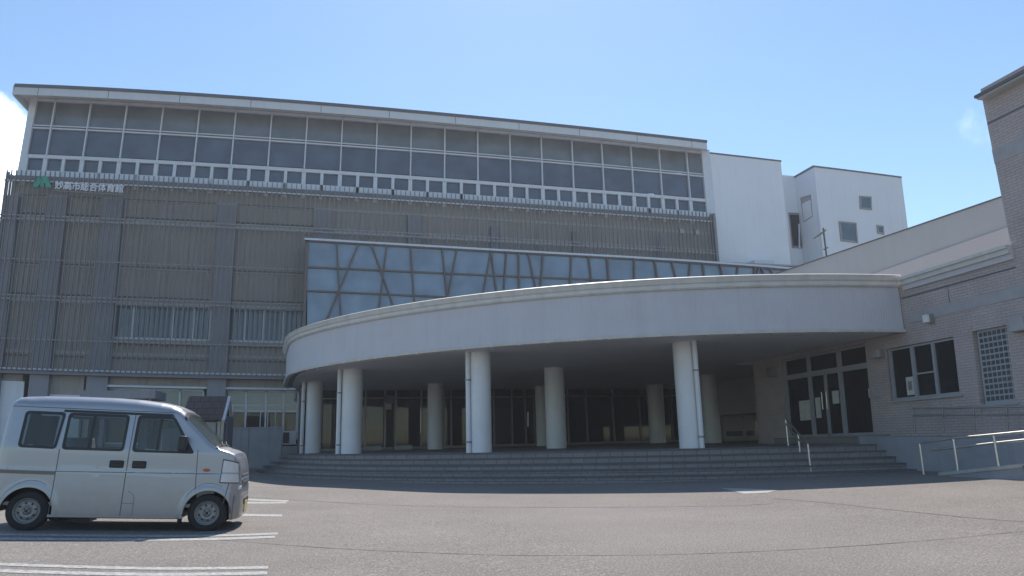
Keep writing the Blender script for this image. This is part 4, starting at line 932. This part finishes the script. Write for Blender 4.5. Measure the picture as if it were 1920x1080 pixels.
def lathe(b, c, prof, n=40):   # prof: (radius, y)
    base = len(b.v); k = len(prof)
    for i in range(n):
        a = 2*math.pi*i/n
        for r, y in prof: b.v.append(Vector((c[0]+r*math.cos(a), c[1]+y, c[2]+r*math.sin(a))))
    for i in range(n):
        for j in range(k-1): q = base+i*k+j; r_ = base+((i+1) % n)*k+j; b.f.append((q, q+1, r_+1, r_))
WR = .236
for (c, side) in ((UF, 0), (UR, 0), (UF, 1), (UR, 1)):
    s_ = 1 if not side else -1; cc = (c, .03 if not side else VW-.03, WR)
    b = vmb(); lathe(b, cc, [(.135, s_*.012), (.15, s_*.0), (.19, s_*-.003), (.218, s_*.006), (.232, s_*.022), (WR, s_*.04), (WR, s_*.115), (.225, s_*.14), (.15, s_*.15)]); wh = b.build('tyre', 'rubber', van, smooth=40)
    b = vmb(); lathe(b, cc, [(.152, s_*.002), (.145, s_*-.006), (.134, s_*.004), (.128, s_*.028), (.112, s_*.034), (.105, s_*.022), (.075, s_*.012), (.05, s_*.018), (.042, s_*.004), (.03, s_*-.004), (.001, s_*-.004)]); rim = b.build('rim', 'rim', wh, smooth=30)
    if not side:
        b = vmb()
        for k in range(8):
            a = 2*math.pi*(k+.3)/8; p = Vector((c+.093*math.cos(a), .03+.0105, WR+.093*math.sin(a))); b.tube([p, p+Vector((0, .02, 0))], .0135, 8)
        b.tube([(c, .02, WR), (c, .03, WR)], .02, 10)
        for k in range(4): a = 2*math.pi*(k+.5)/4; p = Vector((c+.034*math.cos(a), .022, WR+.034*math.sin(a))); b.tube([p, p+Vector((0, .02, 0))], .009, 6)
        b.build('rim_holes', 'black', rim)
# cabin
b = vmb(); b.box((-.38, .06, .3), (1.9, VW-.06, .34)); b.box((1.85, .1, .3), (2.05, VW-.1, .98)); b.build('cabin_floor', 'cabin', van)
b = vmb(); b.box((1.78, .14, .9), (2.02, VW-.14, 1.03)); b.build('dashboard', 'cabin', van, bevel=.03)
b = vmb(); b.box((1.78, .2, 1.035), (1.9, .45, 1.045)); b.build('papers_on_dash', 'paper', van)
for y0 in (.14, .74):
    b = vmb(); b.box((1.12, y0, .62), (1.55, y0+.42, .74)); b.hexa([(1.1, y0+.02, .7), (1.22, y0+.02, .7), (1.13, y0+.05, 1.2), (1.03, y0+.05, 1.2), (1.1, y0+.4, .7), (1.22, y0+.4, .7), (1.13, y0+.37, 1.2), (1.03, y0+.37, 1.2)]); b.box((1.05, y0+.12, 1.22), (1.12, y0+.3, 1.38)); b.build('seat', 'seat', van, bevel=.03)
b = vmb(); b.box((.3, .12, .6), (.68, VW-.12, .72)); b.hexa([(.26, .12, .66), (.36, .12, .66), (.27, .14, 1.12), (.19, .14, 1.12), (.26, VW-.12, .66), (.36, VW-.12, .66), (.27, VW-.14, 1.12), (.19, VW-.14, 1.12)]); b.build('rear_seat', 'seat', van, bevel=.03)
b = vmb(); ring_ = [(1.7+.05*math.sin(a*.3927)*.9, .92+.15*math.cos(a*.3927), 1.0+.13*math.sin(a*.3927)) for a in range(17)]; b.tube(ring_, .012, 6, cap=False); b.build('steering_wheel', 'black', van)

# nose squeezed back ahead of the front wheels to fit the image outline
for ch in list(van.children)+[c for k in van.children for c in k.children]:
    if ch.name.startswith(('tyre', 'rim', 'wheel_well')): continue
    for v in ch.data.vertices:
        if v.co.x > 2.26*S: v.co.x = 2.26*S+(v.co.x-2.26*S)*.55
# ================================================================== ADDED VEIL
hz = MB(); hz.box((-45, -8, -2.2), (60, 75, 24)); ho = hz.build('glare_haze', 'dark'); tag(ho, kind='stuff')  # thin volume added to lift the darks the way lens glare does
hm = bpy.data.materials.new('air'); hm.use_nodes = True; n = hm.node_tree; n.nodes.clear(); vo = n.nodes.new('ShaderNodeVolumePrincipled'); oo = n.nodes.new('ShaderNodeOutputMaterial')
vo.inputs['Color'].default_value = (.9, .93, 1, 1); vo.inputs['Density'].default_value = .0010; vo.inputs['Anisotropy'].default_value = .3; n.links.new(vo.outputs[0], oo.inputs['Volume'])
ho.data.materials.clear(); ho.data.materials.append(hm)
